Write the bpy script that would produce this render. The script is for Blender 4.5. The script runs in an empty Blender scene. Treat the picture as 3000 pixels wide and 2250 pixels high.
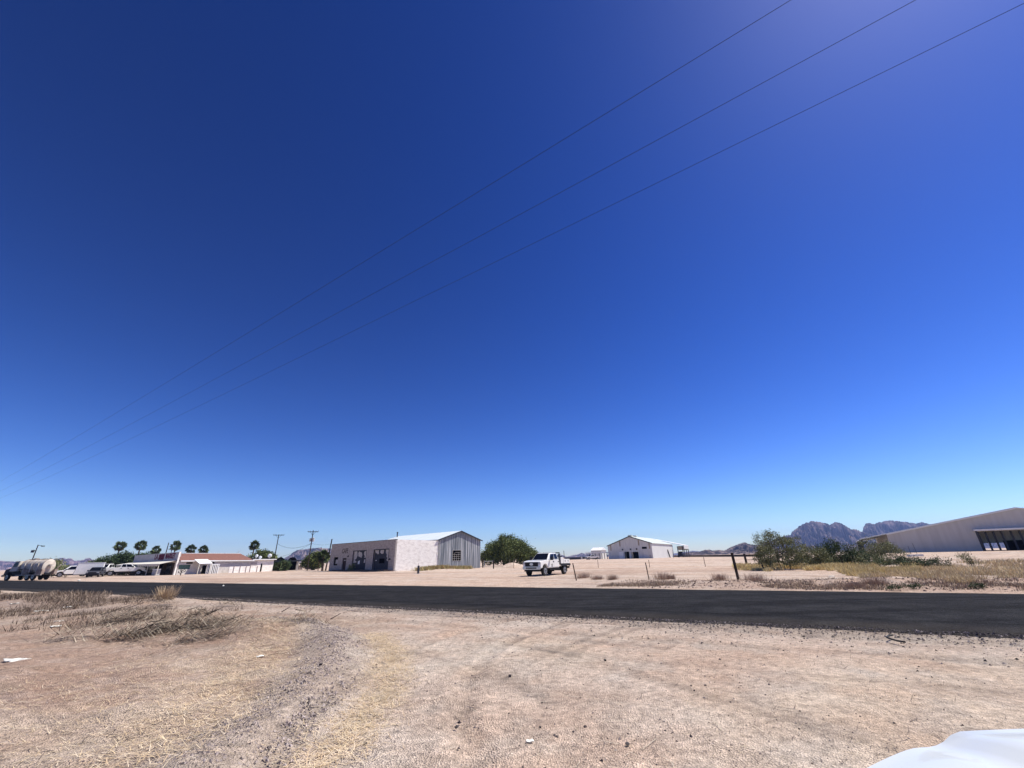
import bpy, bmesh, math, random
import numpy as np
from mathutils import Vector, Matrix
random.seed(7); rng = np.random.default_rng(11)
SC = bpy.context.scene
COL = SC.collection
R_ = math.radians

# ------------------------------------------------------------------ camera, world, sun, exposure
EYE = 1.6
F_PX, PITCH, ROLL = 1220.0, R_(22.75), R_(-1.25)
_F = np.array([0, math.cos(PITCH), math.sin(PITCH)])
_R0 = np.array([1.0, 0, 0]); _U0 = np.array([0, -math.sin(PITCH), math.cos(PITCH)])
_R = _R0*math.cos(ROLL) + _U0*math.sin(ROLL)
_U = _U0*math.cos(ROLL) - _R0*math.sin(ROLL)
cam = bpy.data.cameras.new('camera'); co = bpy.data.objects.new('camera', cam); COL.objects.link(co)
cam.sensor_fit = 'HORIZONTAL'; cam.sensor_width = 36.0; cam.lens = 36.0*F_PX/3000.0
cam.clip_start = 0.05; cam.clip_end = 30000
M = Matrix(((_R[0], _U[0], -_F[0], 0), (_R[1], _U[1], -_F[1], 0), (_R[2], _U[2], -_F[2], EYE), (0, 0, 0, 1)))
co.matrix_world = M
SC.camera = co

SUN_EL, SUN_AZ = 57.0, 71.0          # azimuth clockwise from +Y
w = bpy.data.worlds.new('World'); SC.world = w; w.use_nodes = True
nt = w.node_tree; nt.nodes.clear()
out = nt.nodes.new('ShaderNodeOutputWorld'); bg = nt.nodes.new('ShaderNodeBackground')
sky = nt.nodes.new('ShaderNodeTexSky'); sky.sky_type = 'NISHITA'; sky.sun_disc = False
sky.sun_elevation = R_(SUN_EL); sky.sun_rotation = R_(SUN_AZ)
sky.altitude = 1500; sky.air_density = 1.0; sky.dust_density = 0.75; sky.ozone_density = 3.0
SKY_S = .486
hs = nt.nodes.new('ShaderNodeHueSaturation'); hs.inputs['Saturation'].default_value = 1.12; hs.inputs['Hue'].default_value = .510
gm = nt.nodes.new('ShaderNodeGamma'); gm.inputs['Gamma'].default_value = 1.72
ml = nt.nodes.new('ShaderNodeVectorMath'); ml.operation = 'MULTIPLY'; ml.inputs[1].default_value = (SKY_S, SKY_S*.972, SKY_S*.985)
nt.links.new(sky.outputs[0], ml.inputs[0]); nt.links.new(ml.outputs[0], gm.inputs[0]); nt.links.new(gm.outputs[0], hs.inputs['Color'])
nt.links.new(hs.outputs[0], bg.inputs[0]); nt.links.new(bg.outputs[0], out.inputs[0])
bg.inputs[1].default_value = 0.10
sl = bpy.data.lights.new('sun', 'SUN'); sl.energy = 5.0; sl.angle = R_(0.5); sl.color = (1.0, 0.95, 0.86)
so = bpy.data.objects.new('sun', sl); COL.objects.link(so)
_e, _a = R_(SUN_EL), R_(SUN_AZ)
sdir = Vector((math.cos(_e)*math.sin(_a), math.cos(_e)*math.cos(_a), math.sin(_e)))
so.rotation_euler = sdir.to_track_quat('Z', 'Y').to_euler(); so.location = (0, 0, 60)
SC.view_settings.view_transform = 'Standard'; SC.view_settings.look = 'None'
SC.view_settings.gamma = 1.0; SC.view_settings.exposure = 0.42
SC.cycles.max_bounces = 6; SC.cycles.volume_bounces = 1

# ------------------------------------------------------------------ helpers
def ss(a, b, x):
    t = np.clip((np.asarray(x, float)-a)/(b-a), 0, 1); return t*t*(3-2*t)
def _hash(i, j, s):
    n = (i*374761393 + j*668265263 + s*974711) & 0xffffffff
    n = ((n ^ (n >> 13))*1274126177) & 0xffffffff
    return ((n ^ (n >> 16)) & 0xffff)/65535.0
def vnoise(x, y, s=0):
    x = np.asarray(x, float); y = np.asarray(y, float)
    i = np.floor(x).astype(np.int64); j = np.floor(y).astype(np.int64)
    fx = x-i; fy = y-j; fx = fx*fx*(3-2*fx); fy = fy*fy*(3-2*fy)
    a = _hash(i, j, s); b = _hash(i+1, j, s); c = _hash(i, j+1, s); d = _hash(i+1, j+1, s)
    return (a*(1-fx)+b*fx)*(1-fy)+(c*(1-fx)+d*fx)*fy
def fbm(x, y, o=4, s=0):
    r = 0; a = .5; t = 0
    for k in range(o):
        r = r+a*vnoise(x*2**k, y*2**k, s+k*17); t += a; a *= .5
    return r/t
TH = R_(29.0)   # the road: u runs along it to the left, v away from the camera
def uv(x, y): return -x*math.cos(TH)+y*math.sin(TH), x*math.sin(TH)+y*math.cos(TH)
def xy(u, v): return -u*math.cos(TH)+v*math.sin(TH), u*math.sin(TH)+v*math.cos(TH)
V0, V1 = 13.4, 24.15
MOUNDS = [(-9.2, 12.8, 2.2, 1.3, .24), (-12.5, 15.5, 2.2, 1.4, .24), (-6.2, 11.9, 1.1, 1.1, .22), (-17.5, 21.5, 3.5, 2.0, .18),
          (-25, 25.5, 5, 2.6, .25), (-0.6, 86.5, 2.0, 1.2, 1.0), (66, 60, 6, 4, .55), (52, 52, 7, 3, .25), (80, 66, 9, 4, .45), (-13.0, 79.5, 3.2, 1.3, .25),
          (-64, 103.0, 2.6, 1.0, .5)]
def polyridge(x, y, pts, wd, amp):
    best = np.full(np.shape(x), 9.)
    for (ax, ay), (bx, by) in zip(pts, pts[1:]):
        dx, dy = bx-ax, by-ay; t = np.clip(((x-ax)*dx+(y-ay)*dy)/(dx*dx+dy*dy), 0, 1); best = np.minimum(best, np.hypot(x-ax-t*dx, y-ay-t*dy)/wd)
    return amp*np.exp(-best**2)
def macro(x, y):
    x = np.asarray(x, float); y = np.asarray(y, float)
    r = np.hypot(x, y); az = np.degrees(np.arctan2(x, y))
    h = .55*ss(50, 150, r)*ss(-2, 12, az)*(1-ss(60, 80, az))
    h = h+.55*ss(45, 110, r)*ss(28, 40, az)*(1-ss(70, 95, az))
    for (mx, my, sx, sy, mh) in MOUNDS:
        h = h+mh*np.exp(-((x-mx)/sx)**2-((y-my)/sy)**2)
    h = h+polyridge(x, y, ((-2.55, 3.5), (-2.7, 6.2), (-3.45, 9.0), (-4.8, 11.9), (-7.0, 13.6)), .50, .13)
    # low bank of soil along the fence beyond the road
    u, v = uv(x, y)
    h = h+.22*np.exp(-((v-29.5)/2.6)**2)*ss(10, -6, u)*(.5+fbm(u*.35, v*.35, 2, 5))
    return h
def ray(px, py): return F_PX*_F+(px-1500)*_R-(py-1125)*_U
def G(px, py, z0=None):
    d = ray(px, py)
    if z0 is not None: t = (z0-EYE)/d[2]; return Vector((d[0]*t, d[1]*t, z0))
    dn = d/math.hypot(d[0], d[1]); s = 1.0
    while s < 900:
        if EYE+dn[2]*s <= float(macro(dn[0]*s, dn[1]*s)): break
        s *= 1.004
    return Vector((dn[0]*s, dn[1]*s, float(macro(dn[0]*s, dn[1]*s))))
def AT(px, py, Y):
    d = ray(px, py); t = Y/d[1]; return Vector((d[0]*t, d[1]*t, EYE+d[2]*t))
def gz(x, y): return float(macro(x, y))

MATS = {}
def mat(name, c1, c2=None, scale=4.0, rough=.85, metal=0.0, bump=0.0, stretch=(1, 1, 1), attr=False, detail=6, spec=.3, contrast=(.35, .65), bscale=None, coat=0, emit=None):
    m = bpy.data.materials.new(name); m.use_nodes = True; t = m.node_tree; b = t.nodes['Principled BSDF']
    b.inputs['Roughness'].default_value = rough; b.inputs['Metallic'].default_value = metal
    b.inputs['Specular IOR Level'].default_value = spec; b.inputs['Coat Weight'].default_value = coat
    b.inputs['Base Color'].default_value = (*c1, 1)
    tc = t.nodes.new('ShaderNodeTexCoord'); mp = t.nodes.new('ShaderNodeMapping'); mp.inputs['Scale'].default_value = stretch
    t.links.new(tc.outputs['Object'], mp.inputs[0])
    if c2 is not None or attr:
        n = t.nodes.new('ShaderNodeTexNoise'); n.inputs['Scale'].default_value = scale; n.inputs['Detail'].default_value = detail
        t.links.new(mp.outputs[0], n.inputs['Vector'])
        r = t.nodes.new('ShaderNodeMapRange'); r.inputs[1].default_value = contrast[0]; r.inputs[2].default_value = contrast[1]
        t.links.new(n.outputs[0], r.inputs[0])
        mx = t.nodes.new('ShaderNodeMix'); mx.data_type = 'RGBA'
        t.links.new(r.outputs[0], mx.inputs[0])
        mx.inputs[6].default_value = (*c1, 1); mx.inputs[7].default_value = (*(c2 or c1), 1)
        if attr:
            at = t.nodes.new('ShaderNodeAttribute'); at.attribute_name = 'Col'
            mx.blend_type = 'MULTIPLY'; mx.inputs[0].default_value = 1
            for l in list(t.links):
                if l.to_socket == mx.inputs[0]: t.links.remove(l)
            m2 = t.nodes.new('ShaderNodeMix'); m2.data_type = 'RGBA'; t.links.new(r.outputs[0], m2.inputs[0])
            m2.inputs[6].default_value = (*c1, 1); m2.inputs[7].default_value = (*(c2 or c1), 1)
            t.links.new(at.outputs['Color'], mx.inputs[6]); t.links.new(m2.outputs[2], mx.inputs[7])
        t.links.new(mx.outputs[2], b.inputs['Base Color'])
    if bump:
        n2 = t.nodes.new('ShaderNodeTexNoise'); n2.inputs['Scale'].default_value = bscale or scale*3; n2.inputs['Detail'].default_value = 8
        t.links.new(mp.outputs[0], n2.inputs['Vector'])
        bp = t.nodes.new('ShaderNodeBump'); bp.inputs['Strength'].default_value = bump; bp.inputs['Distance'].default_value = .05
        t.links.new(n2.outputs[0], bp.inputs['Height']); t.links.new(bp.outputs[0], b.inputs['Normal'])
    MATS[name] = m; return m

class MB:
    def __init__(s): s.v = []; s.f = []
    def add(s, vs, fs):
        o = len(s.v); s.v += [tuple(map(float, p)) for p in vs]; s.f += [tuple(o+i for i in q) for q in fs]; return s
    def hexa(s, p): return s.add(p, [(0, 3, 2, 1), (4, 5, 6, 7), (0, 1, 5, 4), (1, 2, 6, 5), (2, 3, 7, 6), (3, 0, 4, 7)])
    def box(s, x0, x1, y0, y1, z0, z1):
        return s.hexa([(x0, y0, z0), (x1, y0, z0), (x1, y1, z0), (x0, y1, z0), (x0, y0, z1), (x1, y0, z1), (x1, y1, z1), (x0, y1, z1)])
    def tube(s, p0, p1, r0, r1=None, n=8, cap=True):
        r1 = r0 if r1 is None else r1
        p0 = Vector(p0); p1 = Vector(p1); d = (p1-p0).normalized()
        a = d.orthogonal().normalized(); b = d.cross(a); vs = []
        for p, r in ((p0, r0), (p1, r1)):
            for k in range(n):
                t = 2*math.pi*k/n; vs.append(p+a*(math.cos(t)*r)+b*(math.sin(t)*r))
        fs = [(k, (k+1) % n, n+(k+1) % n, n+k) for k in range(n)]
        if cap: fs += [tuple(range(n))[::-1], tuple(range(n, 2*n))]
        return s.add(vs, fs)
    def path(s, pts, r, n=6):
        for a, b in zip(pts, pts[1:]): s.tube(a, b, r, r, n)
        return s
    def bar(s, p0, p1, wd, ht):      # rectangular bar, wd sideways
        p0 = Vector(p0); p1 = Vector(p1); d = (p1-p0).normalized()
        up = Vector((0, 0, 1)) if abs(d.z) < .9 else Vector((0, 1, 0))
        a = d.cross(up).normalized()*(wd/2); b = a.cross(d).normalized()*(ht/2)
        return s.hexa([p0-a-b, p0+a-b, p0+a+b, p0-a+b, p1-a-b, p1+a-b, p1+a+b, p1-a+b])
    def prism(s, pts, off):          # polygon (3D pts) thickened by the vector off
        n = len(pts); off = Vector(off); P = [Vector(p) for p in pts]
        return s.add(P+[p+off for p in P], [tuple(range(n))[::-1], tuple(range(n, 2*n))]+[(i, (i+1) % n, n+(i+1) % n, n+i) for i in range(n)])
    def ell(s, c, r, nu=12, nv=8):
        vs = []; fs = []
        for j in range(nv+1):
            ph = math.pi*j/nv-math.pi/2
            for i in range(nu):
                t = 2*math.pi*i/nu; vs.append((c[0]+r[0]*math.cos(ph)*math.cos(t), c[1]+r[1]*math.cos(ph)*math.sin(t), c[2]+r[2]*math.sin(ph)))
        for j in range(nv):
            for i in range(nu): fs.append((j*nu+i, j*nu+(i+1) % nu, (j+1)*nu+(i+1) % nu, (j+1)*nu+i))
        return s.add(vs, fs)
    def build(s, name, m, parent=None, smooth=False, bevel=0.0, loc=None):
        me = bpy.data.meshes.new(name); me.from_pydata(s.v, [], s.f); me.update()
        bm = bmesh.new(); bm.from_mesh(me)
        bmesh.ops.recalc_face_normals(bm, faces=bm.faces)
        if bevel:
            es = [e for e in bm.edges if len(e.link_faces) == 2 and e.calc_face_angle(0) > .5]
            bmesh.ops.bevel(bm, geom=es, offset=bevel, segments=2, affect='EDGES', clamp_overlap=True)
        bm.to_mesh(me); bm.free()
        if smooth:
            me.polygons.foreach_set('use_smooth', [True]*len(me.polygons))
            if hasattr(me, 'set_sharp_from_angle'): me.set_sharp_from_angle(angle=R_(38))
        me.materials.append(MATS[m] if isinstance(m, str) else m)
        o = bpy.data.objects.new(name, me); COL.objects.link(o)
        if parent is not None: o.parent = parent
        if loc is not None: o.location = loc
        return o
def tag(o, label=None, cat=None, group=None, kind=None):
    if label: o['label'] = label
    if cat: o['category'] = cat
    if group: o['group'] = group
    if kind: o['kind'] = kind
    return o
def empty(name, loc, rz=0.0, label=None, cat=None, group=None):
    o = bpy.data.objects.new(name, None); COL.objects.link(o); o.location = loc; o.rotation_euler = (0, 0, rz)
    o.empty_display_size = .3
    return tag(o, label, cat, group)
def copy_tree(o, parent=None):
    c = o.copy(); COL.objects.link(c); c.parent = parent
    for ch in list(o.children): copy_tree(ch, c)
    return c
class Frame:
    """local frame on the ground: x from A towards B, y to its left (towards the viewer), z up"""
    def __init__(s, A, B, z=0.0):
        s.A = np.array([A[0], A[1], z]); d = np.array([B[0]-A[0], B[1]-A[1], 0.]); s.L = float(np.linalg.norm(d)); d /= s.L
        s.ux = d; s.uy = np.array([-d[1], d[0], 0]); s.rz = math.atan2(d[1], d[0]); s.z = z
    def hit(s, axis, val, px, py):   # where the sight line through a traced point meets the local plane
        n = (s.ux, s.uy, np.array([0, 0, 1.]))[axis]; C = np.array([0, 0, EYE]); d = ray(px, py)
        t = (val-(C-s.A)@n)/(d@n); P = C+d*t-s.A
        return Vector((P@s.ux, P@s.uy, P[2]))
    def world(s, p): return Vector(s.A+s.ux*p[0]+s.uy*p[1]+np.array([0, 0, p[2]]))
def npmesh(name, V, Fa, m, col=None, parent=None, smooth=False):
    V = np.asarray(V, np.float32); Fa = np.asarray(Fa, np.int32); k = Fa.shape[1]
    me = bpy.data.meshes.new(name); me.vertices.add(len(V)); me.vertices.foreach_set('co', V.ravel())
    me.loops.add(Fa.size); me.loops.foreach_set('vertex_index', Fa.ravel())
    me.polygons.add(len(Fa)); me.polygons.foreach_set('loop_start', np.arange(0, Fa.size, k, dtype=np.int32))
    me.polygons.foreach_set('use_smooth', np.full(len(Fa), smooth)); me.update(calc_edges=True)
    if col is not None:
        a = me.color_attributes.new('Col', 'FLOAT_COLOR', 'POINT'); c = np.ones((len(V), 4), np.float32); c[:, :3] = col; a.data.foreach_set('color', c.ravel())
    me.materials.append(MATS[m]); o = bpy.data.objects.new(name, me); COL.objects.link(o)
    if parent is not None: o.parent = parent
    return o
def leafcloud(P, size, m, name, parent=None, cols=None, origin=(0, 0, 0), aspect=.6):
    """many leaf-sized faces: one randomly turned quad per point"""
    P = np.asarray(P, float)-np.array(origin); n = len(P)
    a = rng.normal(size=(n, 3)); a /= np.linalg.norm(a, axis=1)[:, None]
    b = rng.normal(size=(n, 3)); b -= a*(a*b).sum(1)[:, None]; b /= np.linalg.norm(b, axis=1)[:, None]
    s = (size*rng.uniform(.6, 1.4, n))[:, None]
    V = np.stack([P-a*s-b*s*aspect*.2, P+b*s*aspect, P+a*s, P-b*s*aspect], 1).reshape(-1, 3)
    c = None
    if cols is not None: c = np.repeat(cols, 4, axis=0)
    return npmesh(name, V, np.arange(4*n).reshape(-1, 4), m, c, parent)
def blades(P, h, wd, m, name, cols, lean=.35, parent=None, flat=False, dirs=None, tilt=.25):
    n = len(P); P = np.asarray(P, float); h = np.asarray(h, float)*np.ones(n); wd = np.asarray(wd)*np.ones(n)
    t = rng.uniform(0, 2*math.pi, n) if dirs is None else dirs
    dx = np.stack([np.cos(t), np.sin(t), np.zeros(n)], 1)
    if flat: tip = P+dx*h[:, None]+np.array([0, 0, 1])*(rng.uniform(0, tilt, n)*h)[:, None]
    else: tip = P+dx*(h*lean*rng.uniform(0, 1, n))[:, None]+np.array([0, 0, 1])*h[:, None]
    q = t+rng.uniform(.8, 2.3, n); sd = np.stack([np.cos(q), np.sin(q), np.zeros(n)], 1)*(wd/2)[:, None]
    V = np.stack([P-sd, P+sd, tip+sd*.35, tip-sd*.35], 1).reshape(-1, 3)
    return npmesh(name, V, np.arange(4*n).reshape(-1, 4), m, np.repeat(cols, 4, axis=0), parent)
def mixcol(n, *cs, jit=.18):
    cs = np.array(cs); k = rng.integers(0, len(cs), n); c = cs[k]*rng.uniform(1-jit, 1+jit, (n, 1)); return c

# ------------------------------------------------------------------ materials
mat('soil', (1, 1, 1), (.86, .80, .76), scale=.9, rough=.95, attr=True)
mat('asphalt', (.017, .017, .019), (.027, .027, .029), scale=1.2, rough=1, bump=.9, bscale=30, stretch=(1, 1, 1), spec=.04)
mat('vertexcol', (1, 1, 1), (.8, .8, .8), scale=2, rough=.9, attr=True, spec=.15)
mat('rock', (1, 1, 1), (.7, .66, .64), scale=.02, rough=1, attr=True, spec=.05)
mat('stone', (.30, .25, .22), (.12, .10, .10), scale=1.5, rough=.9, detail=2)
mat('dark_stone', (.05, .045, .045), (.10, .085, .08), scale=9, rough=.85)
mat('dirty_wall', (.44, .40, .37), (.31, .28, .26), scale=1.6, rough=.95, bump=.6, bscale=5, stretch=(1, 1, 2.2))  # cream-grey dirty paint of the cafe
mat('white_wall', (.93, .89, .83), (.70, .65, .60), scale=1.3, rough=.95, bump=.9, bscale=3.5, stretch=(1, 1, 2.0), contrast=(.42, .75))
mat('cream_paint', (.55, .53, .50), (.40, .38, .36), scale=3, rough=.9)
mat('blue_door', (.035, .042, .06), (.02, .024, .034), scale=2, rough=.7)
mat('maroon_door', (.03, .014, .014), (.02, .01, .01), scale=3, rough=.7)
mat('black', (.012, .012, .014), rough=.6)
mat('darkness', (.006, .006, .007), rough=1, spec=0)
mat('faded_paint', (.05, .045, .045), (.12, .105, .10), scale=9, rough=.95)
mat('galvanised', (.135, .155, .175), (.50, .51, .52), scale=1.6, rough=.6, metal=.2, stretch=(1, 4.5, .10), bump=.25, bscale=2, contrast=(.47, .64), spec=.3)
mat('roof_metal', (.78, .84, .84), (.66, .73, .74), scale=.8, rough=.5, metal=.1, stretch=(4, .3, .3))
mat('barn_wall', (.66, .66, .64), (.56, .56, .55), scale=.7, rough=.8, stretch=(3, 3, .4))
mat('barn_roof', (.55, .60, .57), (.46, .50, .48), scale=.5, rough=.6, stretch=(3, 3, 1))
mat('skylight', (.36, .29, .21), (.30, .24, .18), scale=1, rough=.7)
mat('warehouse_wall', (.56, .545, .52), (.50, .485, .46), scale=.5, rough=.8, stretch=(3, 1, .3))
mat('white_paint', (.82, .82, .82), (.74, .74, .73), scale=2, rough=.5)
mat('trim_dark', (.03, .035, .05), rough=.7)
mat('steel_dark', (.035, .04, .055), (.05, .05, .06), scale=3, rough=.6)
mat('car_white', (.82, .81, .78), rough=.25, coat=.6, spec=.5)
mat('own_white', (.60, .63, .63), rough=.35, coat=.25, spec=.4)
mat('glass_dark', (.006, .007, .010), rough=.12, spec=.35)
mat('tyre', (.018, .018, .02), (.035, .033, .03), scale=8, rough=.9)
mat('rim', (.45, .46, .47), rough=.4, metal=.7)
mat('chrome', (.55, .56, .57), rough=.3, metal=.8)
mat('grille', (.015, .015, .017), rough=.5)
mat('lamp_glass', (.45, .46, .48), rough=.2)
mat('red_lens', (.35, .02, .02), rough=.3)
mat('tank_cream', (.60, .54, .46), (.36, .30, .25), scale=1.2, rough=.7, contrast=(.45, .72))
mat('rusty_box', (.36, .29, .24), (.24, .18, .15), scale=2.5, rough=.9)
mat('wood_pole', (.055, .042, .036), (.035, .028, .025), scale=5, rough=.95, stretch=(3, 3, .3))
mat('post_wood', (.022, .018, .017), (.045, .036, .032), scale=6, rough=.95, stretch=(4, 4, .5))
mat('rust_steel', (.07, .035, .028), (.045, .03, .025), scale=8, rough=.9)
mat('wire', (.03, .03, .035), rough=.7)
mat('insulator', (.10, .10, .11), rough=.4)
mat('bark', (.075, .06, .048), (.045, .036, .03), scale=6, rough=.95)
mat('palm_bark', (.16, .12, .09), (.10, .075, .055), scale=5, rough=.95, stretch=(1, 1, 4))
mat('leaf', (1.95, 1.9, 1.75), (1.4, 1.4, 1.3), scale=.7, rough=.75, attr=True, spec=.2)
mat('red_roof', (.225, .108, .082), (.175, .085, .067), scale=2.5, rough=.95, stretch=(1, 1, 1))
mat('sign_grey', (.46, .44, .46), (.38, .37, .39), scale=1.5, rough=.9)
mat('sign_maroon', (.15, .012, .045), (.10, .012, .04), scale=6, rough=.8)
mat('canopy_cream', (.70, .67, .58), (.60, .57, .50), scale=2, rough=.8)
mat('window_green', (.05, .12, .10), (.10, .17, .15), scale=3, rough=.2, spec=.5)
mat('house_wall', (.64, .61, .57), (.52, .49, .46), scale=2, rough=.95)
mat('house_grey', (.52, .49, .48), (.44, .41, .40), scale=2, rough=.95)
mat('block', (.40, .33, .30), (.30, .24, .22), scale=3, rough=.95)
mat('dish', (.78, .79, .80), rough=.5)
mat('litter', (.80, .78, .70), (.66, .64, .58), scale=6, rough=.8)
mat('rubber', (.012, .012, .013), rough=.7)
mat('transformer_grey', (.45, .46, .47), rough=.5)

# ------------------------------------------------------------------ the ground
def ground():
    nx, ny = 840, 720
    U = np.linspace(-7.3, 7.3, nx); X = 5.2*np.sinh(U)
    W = np.linspace(-6.4, 7.35, ny); Yy = 6.0+5.2*np.sinh(W)
    X, Y = np.meshgrid(X, Yy)
    u, v = uv(X, Y); r = np.hypot(X, Y)
    h = macro(X, Y)
    offroad = np.maximum(ss(V1+.1, V1+1.6, v), 1-ss(V0-1.6, V0-.1, v))
    near = 1-ss(60, 160, r)
    h = h+offroad*near*((fbm(X*.5, Y*.5, 3, 1)-.5)*.10+(fbm(X*2.3, Y*2.3, 3, 2)-.5)*.05)
    left = ss(-1.5, -5, X)*(1-ss(V0-2.2, V0-1, v))
    h = h+left*((fbm(X*1.3, Y*1.3, 4, 9)-.5)*.16+(fbm(X*4.5, Y*4.5, 3, 14)-.5)*.05)
    far = ss(V1+2, V1+4, v)*(1-ss(36, 44, v))*ss(8, -3, u)
    h = h+far*(fbm(X*1.1, Y*1.1, 4, 12)-.5)*.28
    # wheel ruts that swing in from the road
    for rad, cx, cy in ((9.2, 8.5, 7.0), (10.9, 8.5, 7.0)):
        dd = np.hypot(X-cx, Y-cy)-rad
        h = h-.035*np.exp(-(dd/.15)**2)*offroad*(1-left)+.016*np.exp(-((np.abs(dd)-.24)/.07)**2)*offroad*(1-left)
    for vv in (10.3, 12.0, 27.2, 28.6):
        h = h-.03*np.exp(-((v-vv-.5*(fbm(u*.08, v*0, 2, 3)-.5))/.22)**2)
    h = h*(offroad*.999+.001) - .06*(1-offroad)
    # soil colours, in zones where the soil really changes
    tan = np.array([.585, .475, .37]); pink = np.array([.565, .435, .34]); grey = np.array([.485, .42, .355]); red = np.array([.405, .29, .22])
    pale = np.array([.58, .475, .39]); straw = np.array([.60, .46, .30]); dark = np.array([.27, .215, .18])
    n1 = fbm(X*.22, Y*.22, 4, 21)[..., None]; n2 = fbm(X*1.4, Y*1.4, 4, 22)[..., None]; n3 = fbm(X*5, Y*5, 3, 23)[..., None]
    def mx(a, b, t): return a*(1-t)+b*t
    C = mx(tan, pink, ss(.42, .62, n1)); C = mx(C, grey, .55*ss(.5, .7, n2))
    L = (ss(-1.8, -4.0, X+.12*(Y-5)+1.2*(n2[..., 0]-.5))*(1-ss(V0-2.0, V0-1.0, v)))[..., None]
    C = mx(C, mx(red, tan*.88, ss(.38, .72, .5*n2+.5*n1)), L); C = mx(C, dark*1.5, .5*L*ss(.52, .66, n3))
    def strip(pts, wd):
        best = np.full(X.shape, 9.)
        for (ax, ay), (bx, by) in zip(pts, pts[1:]):
            dx, dy = bx-ax, by-ay; t = np.clip(((X-ax)*dx+(Y-ay)*dy)/(dx*dx+dy*dy), 0, 1)
            best = np.minimum(best, np.hypot(X-ax-t*dx, Y-ay-t*dy)/wd)
        return (1-ss(.5, 1.25, best+.7*(n2[..., 0]-.5)))[..., None]
    C = mx(C, grey*.93, .7*strip([(-2.5, 4.0), (-2.65, 6.2), (-3.4, 9.0), (-4.8, 12.0), (-7, 13.8)], .72))
    C = mx(C, straw, .12*strip([(-1.75, 4.4), (-1.85, 7), (-2.5, 9.5), (-3.5, 11.6)], .28)*ss(.40, .6, n3))
    C = mx(C, straw, .25*strip([(-3.3, 4.2), (-3.8, 6.2), (-4.6, 8.5), (-5.9, 12.0)], .6)*ss(.42, .62, n3))
    # tarry chippings along the near edge of the asphalt
    sh = ((ss(V0-3.6, V0-.4, v+1.4*(n2[..., 0]-.5))*(1-ss(V0+.2, V0+.5, v)))*ss(26, 8, u))[..., None]
    C = mx(C, grey*.80, .75*sh); C = mx(C, dark*.6, .55*sh*ss(.50, .62, n3))
    C = mx(C, pale, .65*((1-ss(.25, .8, np.abs(v-11.2)))[..., None]))
    # smooth pale lot beyond the road
    bey = (ss(V1+.2, V1+1.5, v))[..., None]
    C = mx(C, mx(pale, pink*1.05, ss(.40, .66, n1)), bey*.9)
    C = mx(C, red*1.05, bey*.75*ss(.50, .66, fbm(u*.06, v*.30, 5, 31))[..., None]); C = mx(C, dark*1.5, bey*.5*ss(.60, .68, fbm(u*.12, v*.9, 5, 33))[..., None])
    C = mx(C, dark*1.35, (far[..., None])*.75*ss(.44, .66, n2)*(1-.6*ss(31, 33, v)[..., None]))
    wd = np.exp(-((v-20)/9.)**2)[..., None]*0
    lw = (ss(-12, -17, X)*ss(15, 18, Y+.25*X+4)*(1-ss(V0-2.6, V0-1.6, v)))[..., None]
    C = mx(C, dark*1.35, .75*lw*ss(.30, .6, n2))
    C = mx(C, dark*1.2, .6*L*ss(.60, .72, fbm(X*.6, Y*.6, 4, 41))[..., None])
    # tyre marks: faint rings swinging in from the road, and lines along it
    tm = np.zeros(X.shape)
    for cx, cy, rad, a in ((8.5, 7.0, 9.2, 1), (8.5, 7.0, 10.9, 1), (8.2, 5.5, 7.9, .8), (8.2, 5.5, 9.6, .8), (-9.5, 1.0, 11.2, .9), (-9.5, 1.0, 12.9, .9), (12, 2.5, 11.4, .7), (12, 2.5, 13.1, .7), (-14, -4, 17.6, .7), (-14, -4, 19.2, .7)):
        dd = np.hypot(X-cx, Y-cy)-rad; tm = tm+a*(np.exp(-(dd/.11)**2)+.5*np.exp(-((dd-.34)/.07)**2)-.35*np.exp(-((dd+.24)/.09)**2))*ss(.30, .50, fbm(X*.9+cx, Y*.9, 3, 44))
    for k, vv in enumerate((8.4, 9.6, 10.4, 11.0, 11.9, 12.4)): tm = tm+.8*np.exp(-((v-vv-.7*(fbm(u*.07, v*0+k, 2, 3)-.5))/.12)**2)*ss(.3, .6, fbm(u*.3+k*9, v*.5, 3, 45))
    C = C*(1-.26*(tm*offroad*(1-L[..., 0])*(1-bey[..., 0]))[..., None])
    ln = np.zeros(X.shape)     # broad, smooth driven lanes
    for cx, cy, rad in ((8.5, 7.0, 10.0), (-9.5, 1.0, 12.0)): ln = ln+np.exp(-((np.hypot(X-cx, Y-cy)-rad)/.75)**4)
    ln = np.clip(ln, 0, 1)*offroad*(1-L[..., 0])*(1-bey[..., 0])
    C = mx(C, np.array([.60, .52, .44]), .45*ln[..., None])
    C = C*(1+.30*(n3-.5))
    V = np.stack([X, Y, h], -1).reshape(-1, 3)
    i = np.arange(ny-1)[:, None]*nx+np.arange(nx-1)[None]; Fa = np.stack([i, i+1, i+nx+1, i+nx], -1).reshape(-1, 4)
    o = npmesh('ground', V, Fa, 'soil', C.reshape(-1, 3), smooth=True); tag(o, kind='structure')
    return o
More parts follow.
